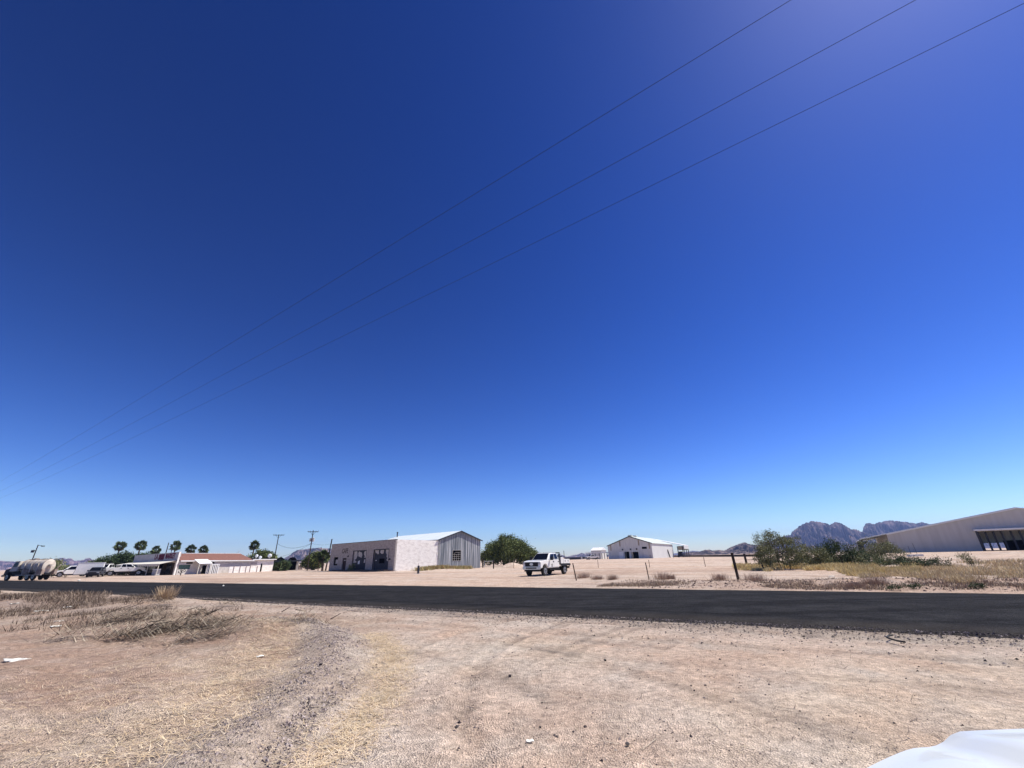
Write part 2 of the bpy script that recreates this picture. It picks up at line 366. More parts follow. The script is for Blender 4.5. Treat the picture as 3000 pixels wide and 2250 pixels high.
def soil_nodes():
    t = MATS['soil'].node_tree; b = t.nodes['Principled BSDF']; tc = t.nodes.new('ShaderNodeTexCoord')
    src = b.inputs['Base Color'].links[0].from_socket
    # grit: two sizes of speckle, light and dark grains
    v1 = t.nodes.new('ShaderNodeTexVoronoi'); v1.inputs['Scale'].default_value = 62; t.links.new(tc.outputs['Object'], v1.inputs['Vector'])
    r1 = t.nodes.new('ShaderNodeMapRange'); r1.inputs[1].default_value = 0; r1.inputs[2].default_value = 1; r1.inputs[3].default_value = .50; r1.inputs[4].default_value = 1.42
    t.links.new(v1.outputs['Color'], r1.inputs[0])
    m1 = t.nodes.new('ShaderNodeMix'); m1.data_type = 'RGBA'; m1.blend_type = 'MULTIPLY'; m1.inputs[0].default_value = .62
    t.links.new(src, m1.inputs[6]); t.links.new(r1.outputs[0], m1.inputs[7])
    n = t.nodes.new('ShaderNodeTexNoise'); n.inputs['Scale'].default_value = 9; n.inputs['Detail'].default_value = 9; t.links.new(tc.outputs['Object'], n.inputs['Vector'])
    r2 = t.nodes.new('ShaderNodeMapRange'); r2.inputs[1].default_value = .3; r2.inputs[2].default_value = .7; r2.inputs[3].default_value = .70; r2.inputs[4].default_value = 1.22
    t.links.new(n.outputs[0], r2.inputs[0])
    m2 = t.nodes.new('ShaderNodeMix'); m2.data_type = 'RGBA'; m2.blend_type = 'MULTIPLY'; m2.inputs[0].default_value = 1
    t.links.new(m1.outputs[2], m2.inputs[6]); t.links.new(r2.outputs[0], m2.inputs[7])
    t.links.new(m2.outputs[2], b.inputs['Base Color'])
    add = t.nodes.new('ShaderNodeMath'); add.operation = 'ADD'; t.links.new(n.outputs[0], add.inputs[0])
    v2 = t.nodes.new('ShaderNodeMath'); v2.operation = 'MULTIPLY'; v2.inputs[1].default_value = .5; t.links.new(v1.outputs['Distance'], v2.inputs[0]); t.links.new(v2.outputs[0], add.inputs[1])
    bp = t.nodes.new('ShaderNodeBump'); bp.inputs['Strength'].default_value = .75; bp.inputs['Distance'].default_value = .06
    t.links.new(add.outputs[0], bp.inputs['Height']); t.links.new(bp.outputs[0], b.inputs['Normal'])
soil_nodes(); ground()

def road():
    us = np.concatenate([np.arange(-60, 60, .22), np.linspace(60, 900, 500)]); vs = np.array([V0-.35, V0, V0+.25, V0+2, V0+3.6, V0+5.4, V0+7.2, V1-2, V1-.3, V1, V1+.35])
    zz = np.array([-.12, .015, .045, .07, .085, .095, .085, .07, .045, .015, -.12]); V = []
    for k, (v, z) in enumerate(zip(vs, zz)):
        jit = (fbm(us*1.6, us*0+k*0, 4, 50)-.5)*.42 if k < 3 else ((fbm(us*1.2, us*0, 4, 60)-.5)*.34 if k > 7 else 0*us)
        x, y = xy(us, v+jit); V.append(np.stack([x, y, z+0*us], 1))
    V = np.array(V); n = len(us); V = V.reshape(-1, 3)
    i = np.arange(len(vs)-1)[:, None]*n+np.arange(n-1)[None]; Fa = np.stack([i, i+n, i+n+1, i+1], -1).reshape(-1, 4)
    o = npmesh('road', V, Fa, 'asphalt', smooth=True); tag(o, kind='structure')
    t = MATS['asphalt'].node_tree; b = t.nodes['Principled BSDF']; src = b.inputs['Base Color'].links[0].from_socket
    tc = t.nodes.new('ShaderNodeTexCoord'); mp = t.nodes.new('ShaderNodeMapping'); mp.inputs['Rotation'].default_value = (0, 0, TH); mp.inputs['Scale'].default_value = (.06, 1.6, 1)
    n_ = t.nodes.new('ShaderNodeTexNoise'); n_.inputs['Scale'].default_value = 1; n_.inputs['Detail'].default_value = 5
    t.links.new(tc.outputs['Object'], mp.inputs[0]); t.links.new(mp.outputs[0], n_.inputs['Vector'])
    r2 = t.nodes.new('ShaderNodeMapRange'); r2.inputs[1].default_value = .35; r2.inputs[2].default_value = .65; r2.inputs[3].default_value = .72; r2.inputs[4].default_value = 1.25
    t.links.new(n_.outputs[0], r2.inputs[0])
    v1 = t.nodes.new('ShaderNodeTexVoronoi'); v1.inputs['Scale'].default_value = 26; t.links.new(tc.outputs['Object'], v1.inputs['Vector'])
    r3 = t.nodes.new('ShaderNodeMapRange'); r3.inputs[3].default_value = .55; r3.inputs[4].default_value = 1.5; t.links.new(v1.outputs['Color'], r3.inputs[0])
    dp = t.nodes.new('ShaderNodeVectorMath'); dp.operation = 'DOT_PRODUCT'; dp.inputs[1].default_value = (math.sin(TH), math.cos(TH), 0); t.links.new(tc.outputs['Object'], dp.inputs[0])
    wn_ = t.nodes.new('ShaderNodeTexNoise'); wn_.inputs['Scale'].default_value = .5; wn_.inputs['Detail'].default_value = 6; t.links.new(tc.outputs['Object'], wn_.inputs['Vector'])
    def M_(op, a, b):
        q = t.nodes.new('ShaderNodeMath'); q.operation = op
        for i, s_ in enumerate((a, b)):
            if isinstance(s_, (int, float)): q.inputs[i].default_value = s_
            else: t.links.new(s_, q.inputs[i])
        return q.outputs[0]
    vq = M_('ADD', dp.outputs['Value'], M_('MULTIPLY', wn_.outputs[0], .5)); seam = None
    for vs_, wd_, k_ in ((22.1, .10, .45), (14.75, .22, .30), (18.6, .9, .14)):
        d_ = M_('DIVIDE', M_('ABSOLUTE', M_('SUBTRACT', vq, vs_), 0), wd_); f_ = M_('SUBTRACT', 1, M_('MULTIPLY', M_('MAXIMUM', M_('SUBTRACT', 1, d_), 0), k_)); seam = f_ if seam is None else M_('MULTIPLY', seam, f_)
    r2o = M_('MULTIPLY', r2.outputs[0], seam)
    # sand drifted on to the edges
    ed = M_('ABSOLUTE', M_('SUBTRACT', dp.outputs['Value'], (V0+V1)/2), 0); ed = M_('MULTIPLY', M_('MAXIMUM', M_('SUBTRACT', ed, (V1-V0)/2-.9), 0), M_('MULTIPLY', wn_.outputs[0], .16))
    mm = t.nodes.new('ShaderNodeMath'); mm.operation = 'MULTIPLY'; t.links.new(r2o, mm.inputs[0]); t.links.new(r3.outputs[0], mm.inputs[1])
    m2 = t.nodes.new('ShaderNodeMix'); m2.data_type = 'RGBA'; m2.blend_type = 'MULTIPLY'; m2.inputs[0].default_value = 1
    t.links.new(src, m2.inputs[6]); t.links.new(mm.outputs[0], m2.inputs[7])
    m3_ = t.nodes.new('ShaderNodeMix'); m3_.data_type = 'RGBA'; t.links.new(ed, m3_.inputs[0]); t.links.new(m2.outputs[2], m3_.inputs[6]); m3_.inputs[7].default_value = (.30, .25, .21, 1); t.links.new(m3_.outputs[2], b.inputs['Base Color'])
road()

# ------------------------------------------------------------------ mountains
def mountain(name, prof, Y, width, rough=.17, seed=0, tint=(.30, .24, .22), n=260, nt_=46):
    xs = np.array([p[0] for p in prof], float); ys = np.array([p[1] for p in prof], float)
    px = np.linspace(xs[0], xs[-1], n); py = np.interp(px, xs, ys)
    P = np.array([AT(a, b, Y) for a, b in zip(px, py)])
    hgt = np.maximum(P[:, 2], .5)+(fbm(np.arange(n)*.6, np.zeros(n), 4, seed+3)-.5)*rough*.4*P[:, 2].max()
    e = np.minimum(ss(0, .06, np.linspace(0, 1, n)), ss(1, .94, np.linspace(0, 1, n)))
    hgt = hgt*(.25+.75*e)
    d = P[:, :2]/np.linalg.norm(P[:, :2], axis=1)[:, None]
    T = np.concatenate([np.linspace(-1, 0, nt_), np.linspace(0, 1, nt_//2)[1:]]); V = []; C = []
    for t in T:
        a = abs(t); k = (1-a)**1.35 if t < 0 else (1-a)
        xx = P[:, 0]+d[:, 0]*t*width; yy = P[:, 1]+d[:, 1]*t*width
        s = 1/(width*.14)
        rid = 1-2*np.abs(fbm(xx*s*1.6, yy*s, 5, seed)-.5)*1.6
        strat = .5+.5*np.sin(hgt*k*.09+3*fbm(xx*s, yy*s, 2, seed+9))
        wgt = np.sin(math.pi*min(1, a*1.02))
        z = hgt*k*(1-(1-rid)*wgt*1.5)+hgt.max()*rough*(rid-.72)*wgt*1.6
        z = np.minimum(np.maximum(z, -2 if a > .97 else 0), hgt*(1-.02*(a > 0)))
        V.append(np.stack([xx, yy, z-3*(a > .985)], 1))
        q = fbm(xx*s*4, yy*s*4, 4, seed+5)
        base = np.array(tint)[None]*(0.22+1.25*ss(.3, .7, q)[:, None])*.66+np.array([.10, .07, .05])[None]*(strat*ss(.5, .7, q))[:, None]
        C.append(base)
    V = np.array(V).reshape(-1, 3); C = np.array(C).reshape(-1, 3); m = len(T)
    i = np.arange(m-1)[:, None]*n+np.arange(n-1)[None]; Fa = np.stack([i, i+1, i+n+1, i+n], -1).reshape(-1, 4)
    o = npmesh(name, V, Fa, 'rock', C, smooth=False); tag(o, kind='structure'); return o
mountain('mountain', [(2195, 1620), (2222, 1600), (2237, 1588), (2262, 1583), (2298, 1570), (2316, 1567), (2319, 1560), (2330, 1550), (2341, 1541), (2362, 1532), (2378, 1526), (2394, 1528), (2421, 1533), (2430, 1537), (2438, 1535), (2443, 1531), (2461, 1531), (2477, 1540), (2493, 1550), (2504, 1550), (2527, 1558), (2560, 1566), (2600, 1580), (2660, 1600)], 3000, 900, seed=3, tint=(.22, .17, .17))
mountain('mountain', [(2490, 1600), (2515, 1570), (2528, 1556), (2530.5, 1541), (2536, 1534), (2545, 1533), (2561, 1535), (2572, 1531), (2608, 1524), (2654, 1529), (2685, 1534), (2691, 1531), (2700, 1529), (2717, 1533), (2760, 1545), (2850, 1560), (2960, 1590)], 3300, 900, seed=8, tint=(.21, .165, .17))
mountain('hills', [(1992, 1622), (2005, 1619.5), (2026, 1616.5), (2050, 1616.5), (2064, 1611.4), (2077, 1609.8), (2088, 1613), (2107, 1611.4), (2122, 1613), (2130, 1609), (2140, 1603), (2167, 1593), (2181, 1588.5), (2195, 1594), (2222, 1597.5), (2260, 1604), (2320, 1612)], 1500, 320, seed=13, tint=(.20, .16, .15))
mountain('hills', [(1560, 1633), (1610, 1630), (1635, 1625.6), (1648, 1626), (1661, 1631), (1672, 1628), (1684, 1625.6), (1694, 1624), (1704, 1619.5), (1712, 1622), (1720, 1623), (1728, 1621.5), (1740, 1625), (1750, 1626), (1770, 1623), (1790, 1627), (1830, 1629)], 3600, 500, seed=18, tint=(.22, .18, .18), n=160)
mountain('hills', [(1960, 1624), (2000, 1618), (2030, 1613.5), (2060, 1616), (2100, 1620)], 6500, 700, seed=22, tint=(.25, .2, .2), n=80)
mountain('mountain', [(806, 1650), (823, 1640), (843, 1630), (855, 1622), (860, 1617), (871, 1611.5), (893, 1609), (916, 1606), (938, 1604), (947, 1606.5), (964, 1607), (1000, 1612), (1060, 1622), (1120, 1640)], 2600, 700, seed=25, tint=(.22, .17, .17))
mountain('hills', [(776, 1650), (789, 1641), (798, 1631), (804, 1631), (812, 1636), (820, 1642), (828, 1650)], 1500, 160, seed=29, tint=(.22, .17, .16), n=70, nt_=24)
mountain('mountain', [(-120, 1650), (-40, 1642), (0, 1643), (34, 1645), (80, 1646), (120, 1645), (145, 1643), (163, 1637), (175, 1635.5), (188, 1634), (194, 1638), (198, 1636), (204, 1635), (211, 1637), (217, 1643), (235, 1642), (246, 1640), (252, 1636), (263, 1634), (270, 1640), (292, 1643), (340, 1646), (400, 1650), (460, 1655)], 2900, 700, seed=33, tint=(.28, .19, .19))
o = MB()
A_, B_ = G(1990, 1627.9), G(2222, 1625.4)

# ------------------------------------------------------------------ cafe block
cafe_A = Vector((-21.0, 78.0)); cafe_B = Vector((-39.6, 95.3))
FC = Frame(cafe_A, cafe_B)
cafe = empty('cafe_building', (cafe_A.x, cafe_A.y, 0), FC.rz, 'derelict flat roofed cafe with peeling garage bays and sunlit white side wall', 'building')
def zp2(x, y): return 940+x/9.217, 1570+y/9.217
def fp(x, y, off=0.0):
    p = FC.hit(1, off, *zp2(x, y)); return p
def wall_holes(mb, x0, x1, z0, ztop, y0, y1, holes):
    xs = sorted({x0, x1, *[h[0] for h in holes], *[h[1] for h in holes]})
    xs = [x for x in xs if x0 <= x <= x1]
    for a, b in zip(xs, xs[1:]):
        if b-a < 1e-4: continue
        hs_ = sorted([h for h in holes if h[0] <= a+1e-5 and h[1] >= b-1e-5], key=lambda h: h[2]); z = z0
        for h in hs_+[None]:
            if h is None: za, zb = ztop(a), ztop(b)
            else: za = zb = h[2]
            if min(za, zb) > z+1e-4:
                mb.hexa([(a, y0, z), (b, y0, z), (b, y1, z), (a, y1, z), (a, y0, za), (b, y0, zb), (b, y1, zb), (a, y1, za)])
            if h is not None: z = h[3]
L0 = FC.hit(1, 0, 966.6, 1640)[0]; cafe_len = max(L0, 20.0)
zA = FC.hit(1, 0, 1157.3, 1580.8)[2]; zB = FC.hit(1, 0, 966.8, 1596)[2]
def ctop(x): return zA+(zB-zA)*x/cafe_len
def rect(xa, ya, xb, yb):
    p = fp(xa, ya); q = fp(xb, yb); return (min(p[0], q[0]), max(p[0], q[0]), max(0, min(p[2], q[2])), max(p[2], q[2]))
win = rect(325, 800, 470, 572); door = rect(540, 1000, 694, 598); door = (door[0], door[1], 0, door[3])
bay1 = rect(815, 1000, 1232, 398); bay1 = (bay1[0], bay1[1], 0, bay1[3]); bay2 = rect(1378, 1000, 1840, 362); bay2 = (bay2[0], bay2[1], 0, bay2[3])
sideL = 9.3
mb = MB(); wall_holes(mb, 0, cafe_len, -.3, ctop, -.3, 0, [win, door, bay1, bay2]); mb.build('front_wall', 'dirty_wall', cafe)
mb = MB(); mb.hexa([(0, -sideL, -.3), (.3, -sideL, -.3), (.3, -.3, -.3), (0, -.3, -.3), (0, -sideL, zA-.06), (.3, -sideL, zA-.06), (.3, -.3, zA), (0, -.3, zA)])
mb.build('side_wall', 'white_wall', cafe)
MB().box(cafe_len-.3, cafe_len, -sideL, -.3, -.3, zB-.05).box(.3, cafe_len-.3, -sideL, -sideL+.25, -.3, zB-.3).build('rear_wall', 'dirty_wall', cafe)
mb = MB(); mb.hexa([(.3, -sideL+.25, zA-.7), (cafe_len-.3, -sideL+.25, zB-.7), (cafe_len-.3, -.3, zB-.7), (.3, -.3, zA-.7), (.3, -sideL+.25, zA-.55), (cafe_len-.3, -sideL+.25, zB-.55), (cafe_len-.3, -.3, zB-.55), (.3, -.3, zA-.55)])
mb.build('roof', 'stone', cafe)
mb = MB(); mb.hexa([(-.04, -.34, zA+.002), (cafe_len+.04, -.34, zB+.002), (cafe_len+.04, .05, zB+.002), (-.04, .05, zA+.002), (-.04, -.34, zA+.07), (cafe_len+.04, -.34, zB+.07), (cafe_len+.04, .05, zB+.07), (-.04, .05, zA+.07)])
mb.build('coping', 'trim_dark', cafe)
# window
wn = MB().box(win[0], win[1], -.22, -.18, win[2], win[3]).build('window', 'darkness', cafe)
mb = MB(); a, b, c, d = win
mb.box(a-.08, b+.08, -.17, .03, c-.1, c); 
for k in (1, 2, 3): mb.box(a+.01, a+(b-a)*.62, -.175, -.14, c+(d-c)*k*.18-.02, c+(d-c)*k*.18+.02)
mb.box(a+(b-a)*.6, a+(b-a)*.65, -.175, -.14, c+.3, d-.5)
mb.build('window_frame', 'cream_paint', wn)
MB().box(a+.25, a+(b-a)*.56, -.178, -.165, c+(d-c)*.22, c+(d-c)*.7).build('curtain', 'cream_paint', wn)
dr = MB().box(door[0], door[1], -.25, -.19, 0, door[3]).build('door', 'maroon_door', cafe)
q = fp(625, 660); MB().box(q[0]-.3, q[0]+.3, -.188, -.17, q[2]-.1, q[2]+.1).build('door_sign', 'cream_paint', dr)
def patches(bay, polys, name, parent, y=-.2, m='cream_paint', th=.02):
    mb = MB()
    for poly in polys:
        pts = [fp(x, yy) for x, yy in poly]
        pts = [(min(max(p[0], bay[0]+.02), bay[1]-.02), y, min(p[2], bay[3]-.02)) for p in pts]
        mb.prism(pts, (0, th, 0))
    return mb.build(name, m, parent)
b1 = MB().box(bay1[0], bay1[1], -.28, -.2, 0, bay1[3]).build('garage_door', 'blue_door', cafe)
patches(bay1, [[(860, 425), (960, 405), (970, 520), (930, 620), (880, 650), (935, 690), (930, 720), (840, 730), (870, 640), (850, 540)], [(1010, 415), (1045, 440), (1085, 450), (1095, 520), (1070, 590), (990, 550), (985, 470)], [(1150, 430), (1190, 400), (1226, 400), (1220, 550), (1190, 600), (1150, 590), (1165, 540), (1140, 500)], [(1145, 640), (1210, 625), (1205, 725), (1130, 725)]], 'peeling_paint', b1)
patches(bay1, [[(975, 690), (1030, 660), (1015, 760), (970, 765)]], 'notice', b1, m='white_paint')
b2 = MB().box(bay2[0], bay2[1], -.28, -.2, 0, bay2[3]).build('garage_door', 'blue_door', cafe)
patches(bay2, [[(1430, 390), (1545, 380), (1540, 480), (1510, 500), (1500, 470), (1460, 470)], [(1590, 385), (1685, 375), (1670, 470), (1620, 490), (1580, 450)], [(1735, 370), (1820, 365), (1810, 500), (1790, 540), (1815, 560), (1810, 640), (1770, 685), (1745, 650), (1775, 600), (1750, 560), (1760, 500), (1730, 460)]], 'peeling_paint', b2)
patches(bay2, [[(1555, 615), (1695, 610), (1690, 740), (1550, 742)]], 'hatch', b2, m='darkness')
patches(bay2, [[(1450, 655), (1480, 653), (1480, 670), (1450, 672)]], 'door_sign', b2, m='white_paint')
for by in (bay1, bay2):
    mb = MB(); mb.box(by[0]-.12, by[0], -.1, .025, 0, by[3]+.12); mb.box(by[1], by[1]+.12, -.1, .025, 0, by[3]+.12); mb.box(by[0], by[1], -.1, .025, by[3], by[3]+.12); mb.build('door_surround', 'trim_dark', cafe)
def text(body, size, m, name, parent, loc, rot, ext=.01, sx=1.0, bold=0.0):
    c = bpy.data.curves.new(name, 'FONT'); c.body = body; c.size = size; c.extrude = ext; c.offset = bold; c.align_x = 'CENTER'; c.align_y = 'CENTER'; c.resolution_u = 2
    o = bpy.data.objects.new('tmp', c); COL.objects.link(o); bpy.context.view_layer.update()
    me = bpy.data.meshes.new_from_object(o); bpy.data.objects.remove(o)
    me.materials.clear(); me.materials.append(MATS[m]); t = bpy.data.objects.new(name, me); COL.objects.link(t)
    t.parent = parent; t.location = loc; t.rotation_euler = rot; t.scale = (sx, 1, 1); return t
p = fp(572, 415); q = fp(742, 408); p2 = fp(650, 375); p3 = fp(650, 450)
text('CAFE', 1.25, 'faded_paint', 'lettering', cafe, ((p[0]+q[0])/2, .012, (p2[2]+p3[2])/2), (R_(90), 0, math.pi), .01, abs(p[0]-q[0])/3.1, .02)
# two small wall lamps
for (x, y) in ((1868, 625), (745, 548)):
    p = fp(x, y); MB().box(p[0]-.12, p[0]+.12, 0, .14, p[2]-.12, p[2]+.12).tube((p[0], .1, p[2]), (p[0], .25, p[2]-.1), .05, .09).build('wall_lamp', 'trim_dark', cafe)

# ------------------------------------------------------------------ galvanised shed behind
FS = FC
gy1 = FS.hit(0, 0, 1407, 1640)[1]; gy0 = -sideL-.02
ridge = FS.hit(0, 0, 1350.5, 1556); eL = FS.hit(0, 0, 1289.5, 1580.0); eR = FS.hit(0, 0, 1407.3, 1583.3)
ez = (eL[2]+eR[2])/2; ry = (gy0+gy1)/2; rz_ = ridge[2]
slen = 22.0
for k in range(60):
    t = 10+k*.5
    P = FS.world((t, ry, rz_)); d = np.array([P.x, P.y, P.z-EYE]); pxx = 1500+F_PX*(d@_R)/(d@_F)
    if pxx < 1166: slen = t; break
shed_o = FS.world((0, gy0, 0))
shed = empty('metal_shed', shed_o, FS.rz, 'grey corrugated metal shed with low gable, one broken window and bright roof', 'shed')
wz = -gy1+gy0   # width
W_ = gy0-gy1; RY = -W_/2
wa = FS.hit(0, 0, 1200+1118/8.848, 1540+640/8.848); wb = FS.hit(0, 0, 1200+1325/8.848, 1540+905/8.848)
hy0, hy1, hz0, hz1 = wb[1]-gy0, wa[1]-gy0, wb[2], wa[2]
mb = MB()
def gtop(y): return ez+(rz_-ez)*(1-abs(y-RY)/(W_/2))
npan = 22; ys_ = sorted(set([-W_*k/npan for k in range(npan+1)]+[hy0, hy1]))
for a, b in zip(ys_, ys_[1:]):
    seg = [(-.25, None)] if not (a >= hy0-1e-6 and b <= hy1+1e-6) else [(-.25, hz0), (hz1, None)]
    off = .02*(int((a+.01)/W_*npan) % 2)
    for z0, z1 in seg:
        za, zb = (gtop(a), gtop(b)) if z1 is None else (z1, z1)
        mb.hexa([(0-off, a, z0), (.08, a, z0), (.08, b, z0), (0-off, b, z0), (0-off, a, za), (.08, a, za), (.08, b, zb), (0-off, b, zb)])
mb.build('gable_wall', 'galvanised', shed)
MB().box(.08, slen, -.08, 0, -.25, ez).box(.08, slen, -W_, -W_+.08, -.25, ez).build('long_wall', 'galvanised', shed)
mb = MB(); mb.prism([(slen-.1, 0, -.2), (slen-.1, -W_, -.2), (slen-.1, -W_, ez), (slen-.1, RY, rz_), (slen-.1, 0, ez)], (.08, 0, 0)); mb.build('rear_gable', 'galvanised', shed)
mb = MB(); sl_ = (rz_-ez)/(W_/2)
for s in (0, 1):
    ye = .35 if s == 0 else -W_-.35; zz = ez-sl_*.35
    mb.hexa([(-.25, ye, zz+.03), (slen+.2, ye, zz+.03), (slen+.2, RY, rz_+.03), (-.25, RY, rz_+.03), (-.25, ye, zz+.09), (slen+.2, ye, zz+.09), (slen+.2, RY, rz_+.09), (-.25, RY, rz_+.09)])
rf = mb.build('roof', 'roof_metal', shed)
mb = MB()
for s in (0, 1):
    ye = .36 if s == 0 else -W_-.36; zz = ez-sl_*.36
    mb.bar((-.28, ye, zz-.02), (-.28, RY, rz_-.02), .06, .2)
mb.build('rake_trim', 'trim_dark', shed)
wn = MB().box(.35, .4, hy0-.3, hy1+.3, hz0-.3, hz1+.3).build('window', 'darkness', shed)
mb = MB(); wdt = hy1-hy0; hh = hz1-hz0
mb.box(-.05, .02, hy0-.06, hy0, hz0-.06, hz1+.06).box(-.05, .02, hy1, hy1+.06, hz0-.06, hz1+.06).box(-.05, .02, hy0, hy1, hz1, hz1+.06).box(-.06, .02, hy0, hy1, hz0-.07, hz0)
for k in range(1, 4): mb.box(.0, .03, hy0+wdt*k/4-.02, hy0+wdt*k/4+.02, hz0, hz0+hh*(.78 if k != 2 else .6))
for k in range(1, 5): mb.box(.0, .03, hy0, hy1-(.35*wdt if k == 4 else 0), hz0+hh*k/5-.02, hz0+hh*k/5+.02)
mb.build('window_frame', 'cream_paint', wn)
P = FS.hit(1, ry+.8, 1163.5, 1573)
MB().tube((P[0], -W_/2+.8, rz_-.3), (P[0], -W_/2+.8, rz_+.75), .12).tube((P[0], -W_/2+.8, rz_+.75), (P[0], -W_/2+.8, rz_+.95), .22, .16).build('vent_pipe', 'trim_dark', shed)
# downpipe at the joint of the two buildings
MB().path([(-.14, -.12, 0), (-.14, -.12, 2.6), (-.2, -.02, 3.2), (-.14, -.12, 3.8), (-.14, -.12, ez-.4)], .05).build('downpipe', 'cream_paint', shed)

# ------------------------------------------------------------------ far barn
br = G(1915, 1635.3); 
bd = math.hypot(br.x, br.y); k_ = 201/bd; zb_ = .55
BR = Vector((58.4, 192.3)); BL = Vector((41.6, 202.4)); FB = Frame(BR, BL, zb_)
barn = empty('barn', (BR.x, BR.y, zb_), FB.rz, 'large pale metal barn with two black doorways in its gable, out in the field', 'barn')
gw = FB.L; bez = FB.hit(1, 0, 1909, 1591)[2]; brz = FB.hit(1, 0, 1843, 1571.5); bry = brz[0]; brz = brz[2]
bez2 = FB.hit(1, 0, 1782, 1599.5)[2]
def bh(x, y): return FB.hit(1, 0, 1680+x/4.9156, 1530+y/4.9156)
def btop(x): return bez+(brz-bez)*x/bry if x < bry else brz+(bez2-brz)*(x-bry)/(gw-bry)
d1a, d1b = bh(733, 425), bh(812, 520); d2a, d2b = bh(828, 428), bh(945, 520); lv = bh(985, 355), bh(1058, 382)
holes = [(d2b[0], d2a[0], -.3, d2a[2]), (d1b[0], d1a[0], -.3, d1a[2])]
xs = sorted({0, gw, bry, *[h[0] for h in holes], *[h[1] for h in holes]}); mb = MB(); wall_holes(mb, 0, bry, -.5, btop, -.15, 0, holes); wall_holes(mb, bry, gw, -.5, btop, -.15, 0, holes)
mb.build('gable_wall', 'barn_wall', barn)
slb = 30.0
for k in range(140):
    P = FB.world((0, -k*.5, 0)); d = np.array([P.x, P.y, P.z-EYE]); 
    if 1500+F_PX*(d@_R)/(d@_F) > 1975: slb = k*.5; break
MB().box(0, .15, -slb, -.15, -.5, bez).build('side_wall', 'barn_wall', barn); MB().box(gw-.15, gw, -slb, -.15, -.5, bez2).build('side_wall', 'barn_wall', barn)
mb = MB()
bl2 = slb+9
mb.hexa([(-.4, -slb, bez-.1), (bry, -slb, brz), (bry, .3, brz), (-.4, .3, bez-.1), (-.4, -slb, bez+.05), (bry, -slb, brz+.15), (bry, .3, brz+.15), (-.4, .3, bez+.05)])
mb.hexa([(bry, -slb, brz), (gw+.4, -slb, bez2-.1), (gw+.4, .3, bez2-.1), (bry, .3, brz), (bry, -slb, brz+.15), (gw+.4, -slb, bez2+.05), (gw+.4, .3, bez2+.05), (bry, .3, brz+.15)])
mb.build('roof', 'barn_roof', barn)
mb = MB(); mb.bar((-.3, .33, bez-.08), (bry, .33, brz-.02), .08, .35); mb.bar((gw+.3, .33, bez2-.08), (bry, .33, brz-.02), .08, .35); mb.build('rake_trim', 'trim_dark', barn)
mb = MB(); mb.box(holes[0][0], holes[0][1], -3.0, -2.9, -.3, holes[0][3]+.4).box(holes[1][0], holes[1][1], -3.0, -2.9, -.3, holes[1][3]+.4).build('doorway', 'darkness', barn)
dd = bh(655, 430), bh(728, 525); MB().box(dd[1][0], dd[0][0], .03, .12, 0, dd[0][2]).build('sliding_door', 'white_paint', barn)
for (xa, ya, xb, yb) in ((527, 328, 549, 408), (655, 272, 680, 348), (925, 258, 952, 334), (1078, 300, 1106, 382)):
    a, b = bh(xa, ya), bh(xb, yb); MB().box(b[0], a[0], 0.01, .05, b[2], a[2]).build('skylight_panel', 'skylight', barn)
MB().box(lv[1][0], lv[0][0], .01, .06, lv[1][2], lv[0][2]).build('louvre', 'darkness', barn)
for (x, y) in ((708, 395), (824, 390), (911, 386)):
    a = bh(x, y); MB().box(a[0]-.25, a[0]+.25, .01, .3, a[2]-.3, a[2]+.3).build('gable_lamp', 'black', barn)
a, b = bh(1095, 470), bh(1122, 512); MB().box(b[0], a[0], .01, .06, b[2], a[2]).build('door', 'cream_paint', barn)
a, b = bh(572, 487), bh(585, 528)
w1 = FB.world((gw-3, 1.5, 0)); pp = G(1680+578/4.9156, 1637.6)
bol = empty('bollard', pp, 0, 'thin white marker post standing at the left end of the big barn gable', 'post'); MB().tube((0, 0, 0), (0, 0, 1.7), .22).ell((0, 0, 1.7), (.22, .22, .12)).build('post', 'white_paint', bol)
# roof ridge vents
for yv in (-2, -9): MB().box(bry-.8, bry+.8, yv-1.2, yv+1.2, brz+.1, brz+.6).build('ridge_vent', 'barn_roof', barn)
# open bay carried on behind
canopy = empty('open_shelter', FB.world((0, -slb, 0)), FB.rz, 'open sided metal shelter on dark posts at the back end of the big barn', 'shelter')
mb = MB(); zc = bez
mb.hexa([(-5.5, -12, zc-.6), (gw*.5, -12, brz-.3), (gw*.5, -.2, brz-.3), (-5.5, -.2, zc-.6), (-5.5, -12, zc-.4), (gw*.5, -12, brz), (gw*.5, -.2, brz), (-5.5, -.2, zc-.4)])
mb.build('roof', 'white_paint', canopy)
MB().box(-5.4, -.2, -12, -11.85, zc-2.6, zc-.6).box(-5.45, -5.3, -12, -.2, zc-2.2, zc-.6).build('valance', 'barn_wall', canopy)
for (x, y) in ((-5.2, -.6), (-5.2, -6), (-5.2, -11.6), (-2.5, -11.6), (0, -11.6)):
    MB().box(x-.17, x+.17, y-.17, y+.17, -.4, zc-.65).build('post', 'steel_dark', canopy)
# leaning board on the barn's flank
p0 = FB.world((-.7, -slb*.70, 0)); lb = empty('leaning_board', p0, FB.rz, 'dark plank leaning on the sunlit flank of the big barn', 'board'); MB().bar((0, 0, 0), (.62, .4, 3.6), .5, .12).build('plank', 'trim_dark', lb)
p0 = FB.world((-3, -slb-2, 0)); lb = empty('stored_machine', p0, FB.rz, 'dark machinery stored beneath the open shelter behind the barn', 'machine')
MB().box(-1, 1, -2, 2, .4, 1.8).box(-.8, .8, -1, .4, 1.8, 2.7).build('body', 'trim_dark', lb); 
for sx in (-1, 1):
    for sy in (-1.3, 1.3): MB().tube((sx, sy, .55), (sx*1.25, sy, .55), .55, n=14).build('wheel', 'tyre', lb)

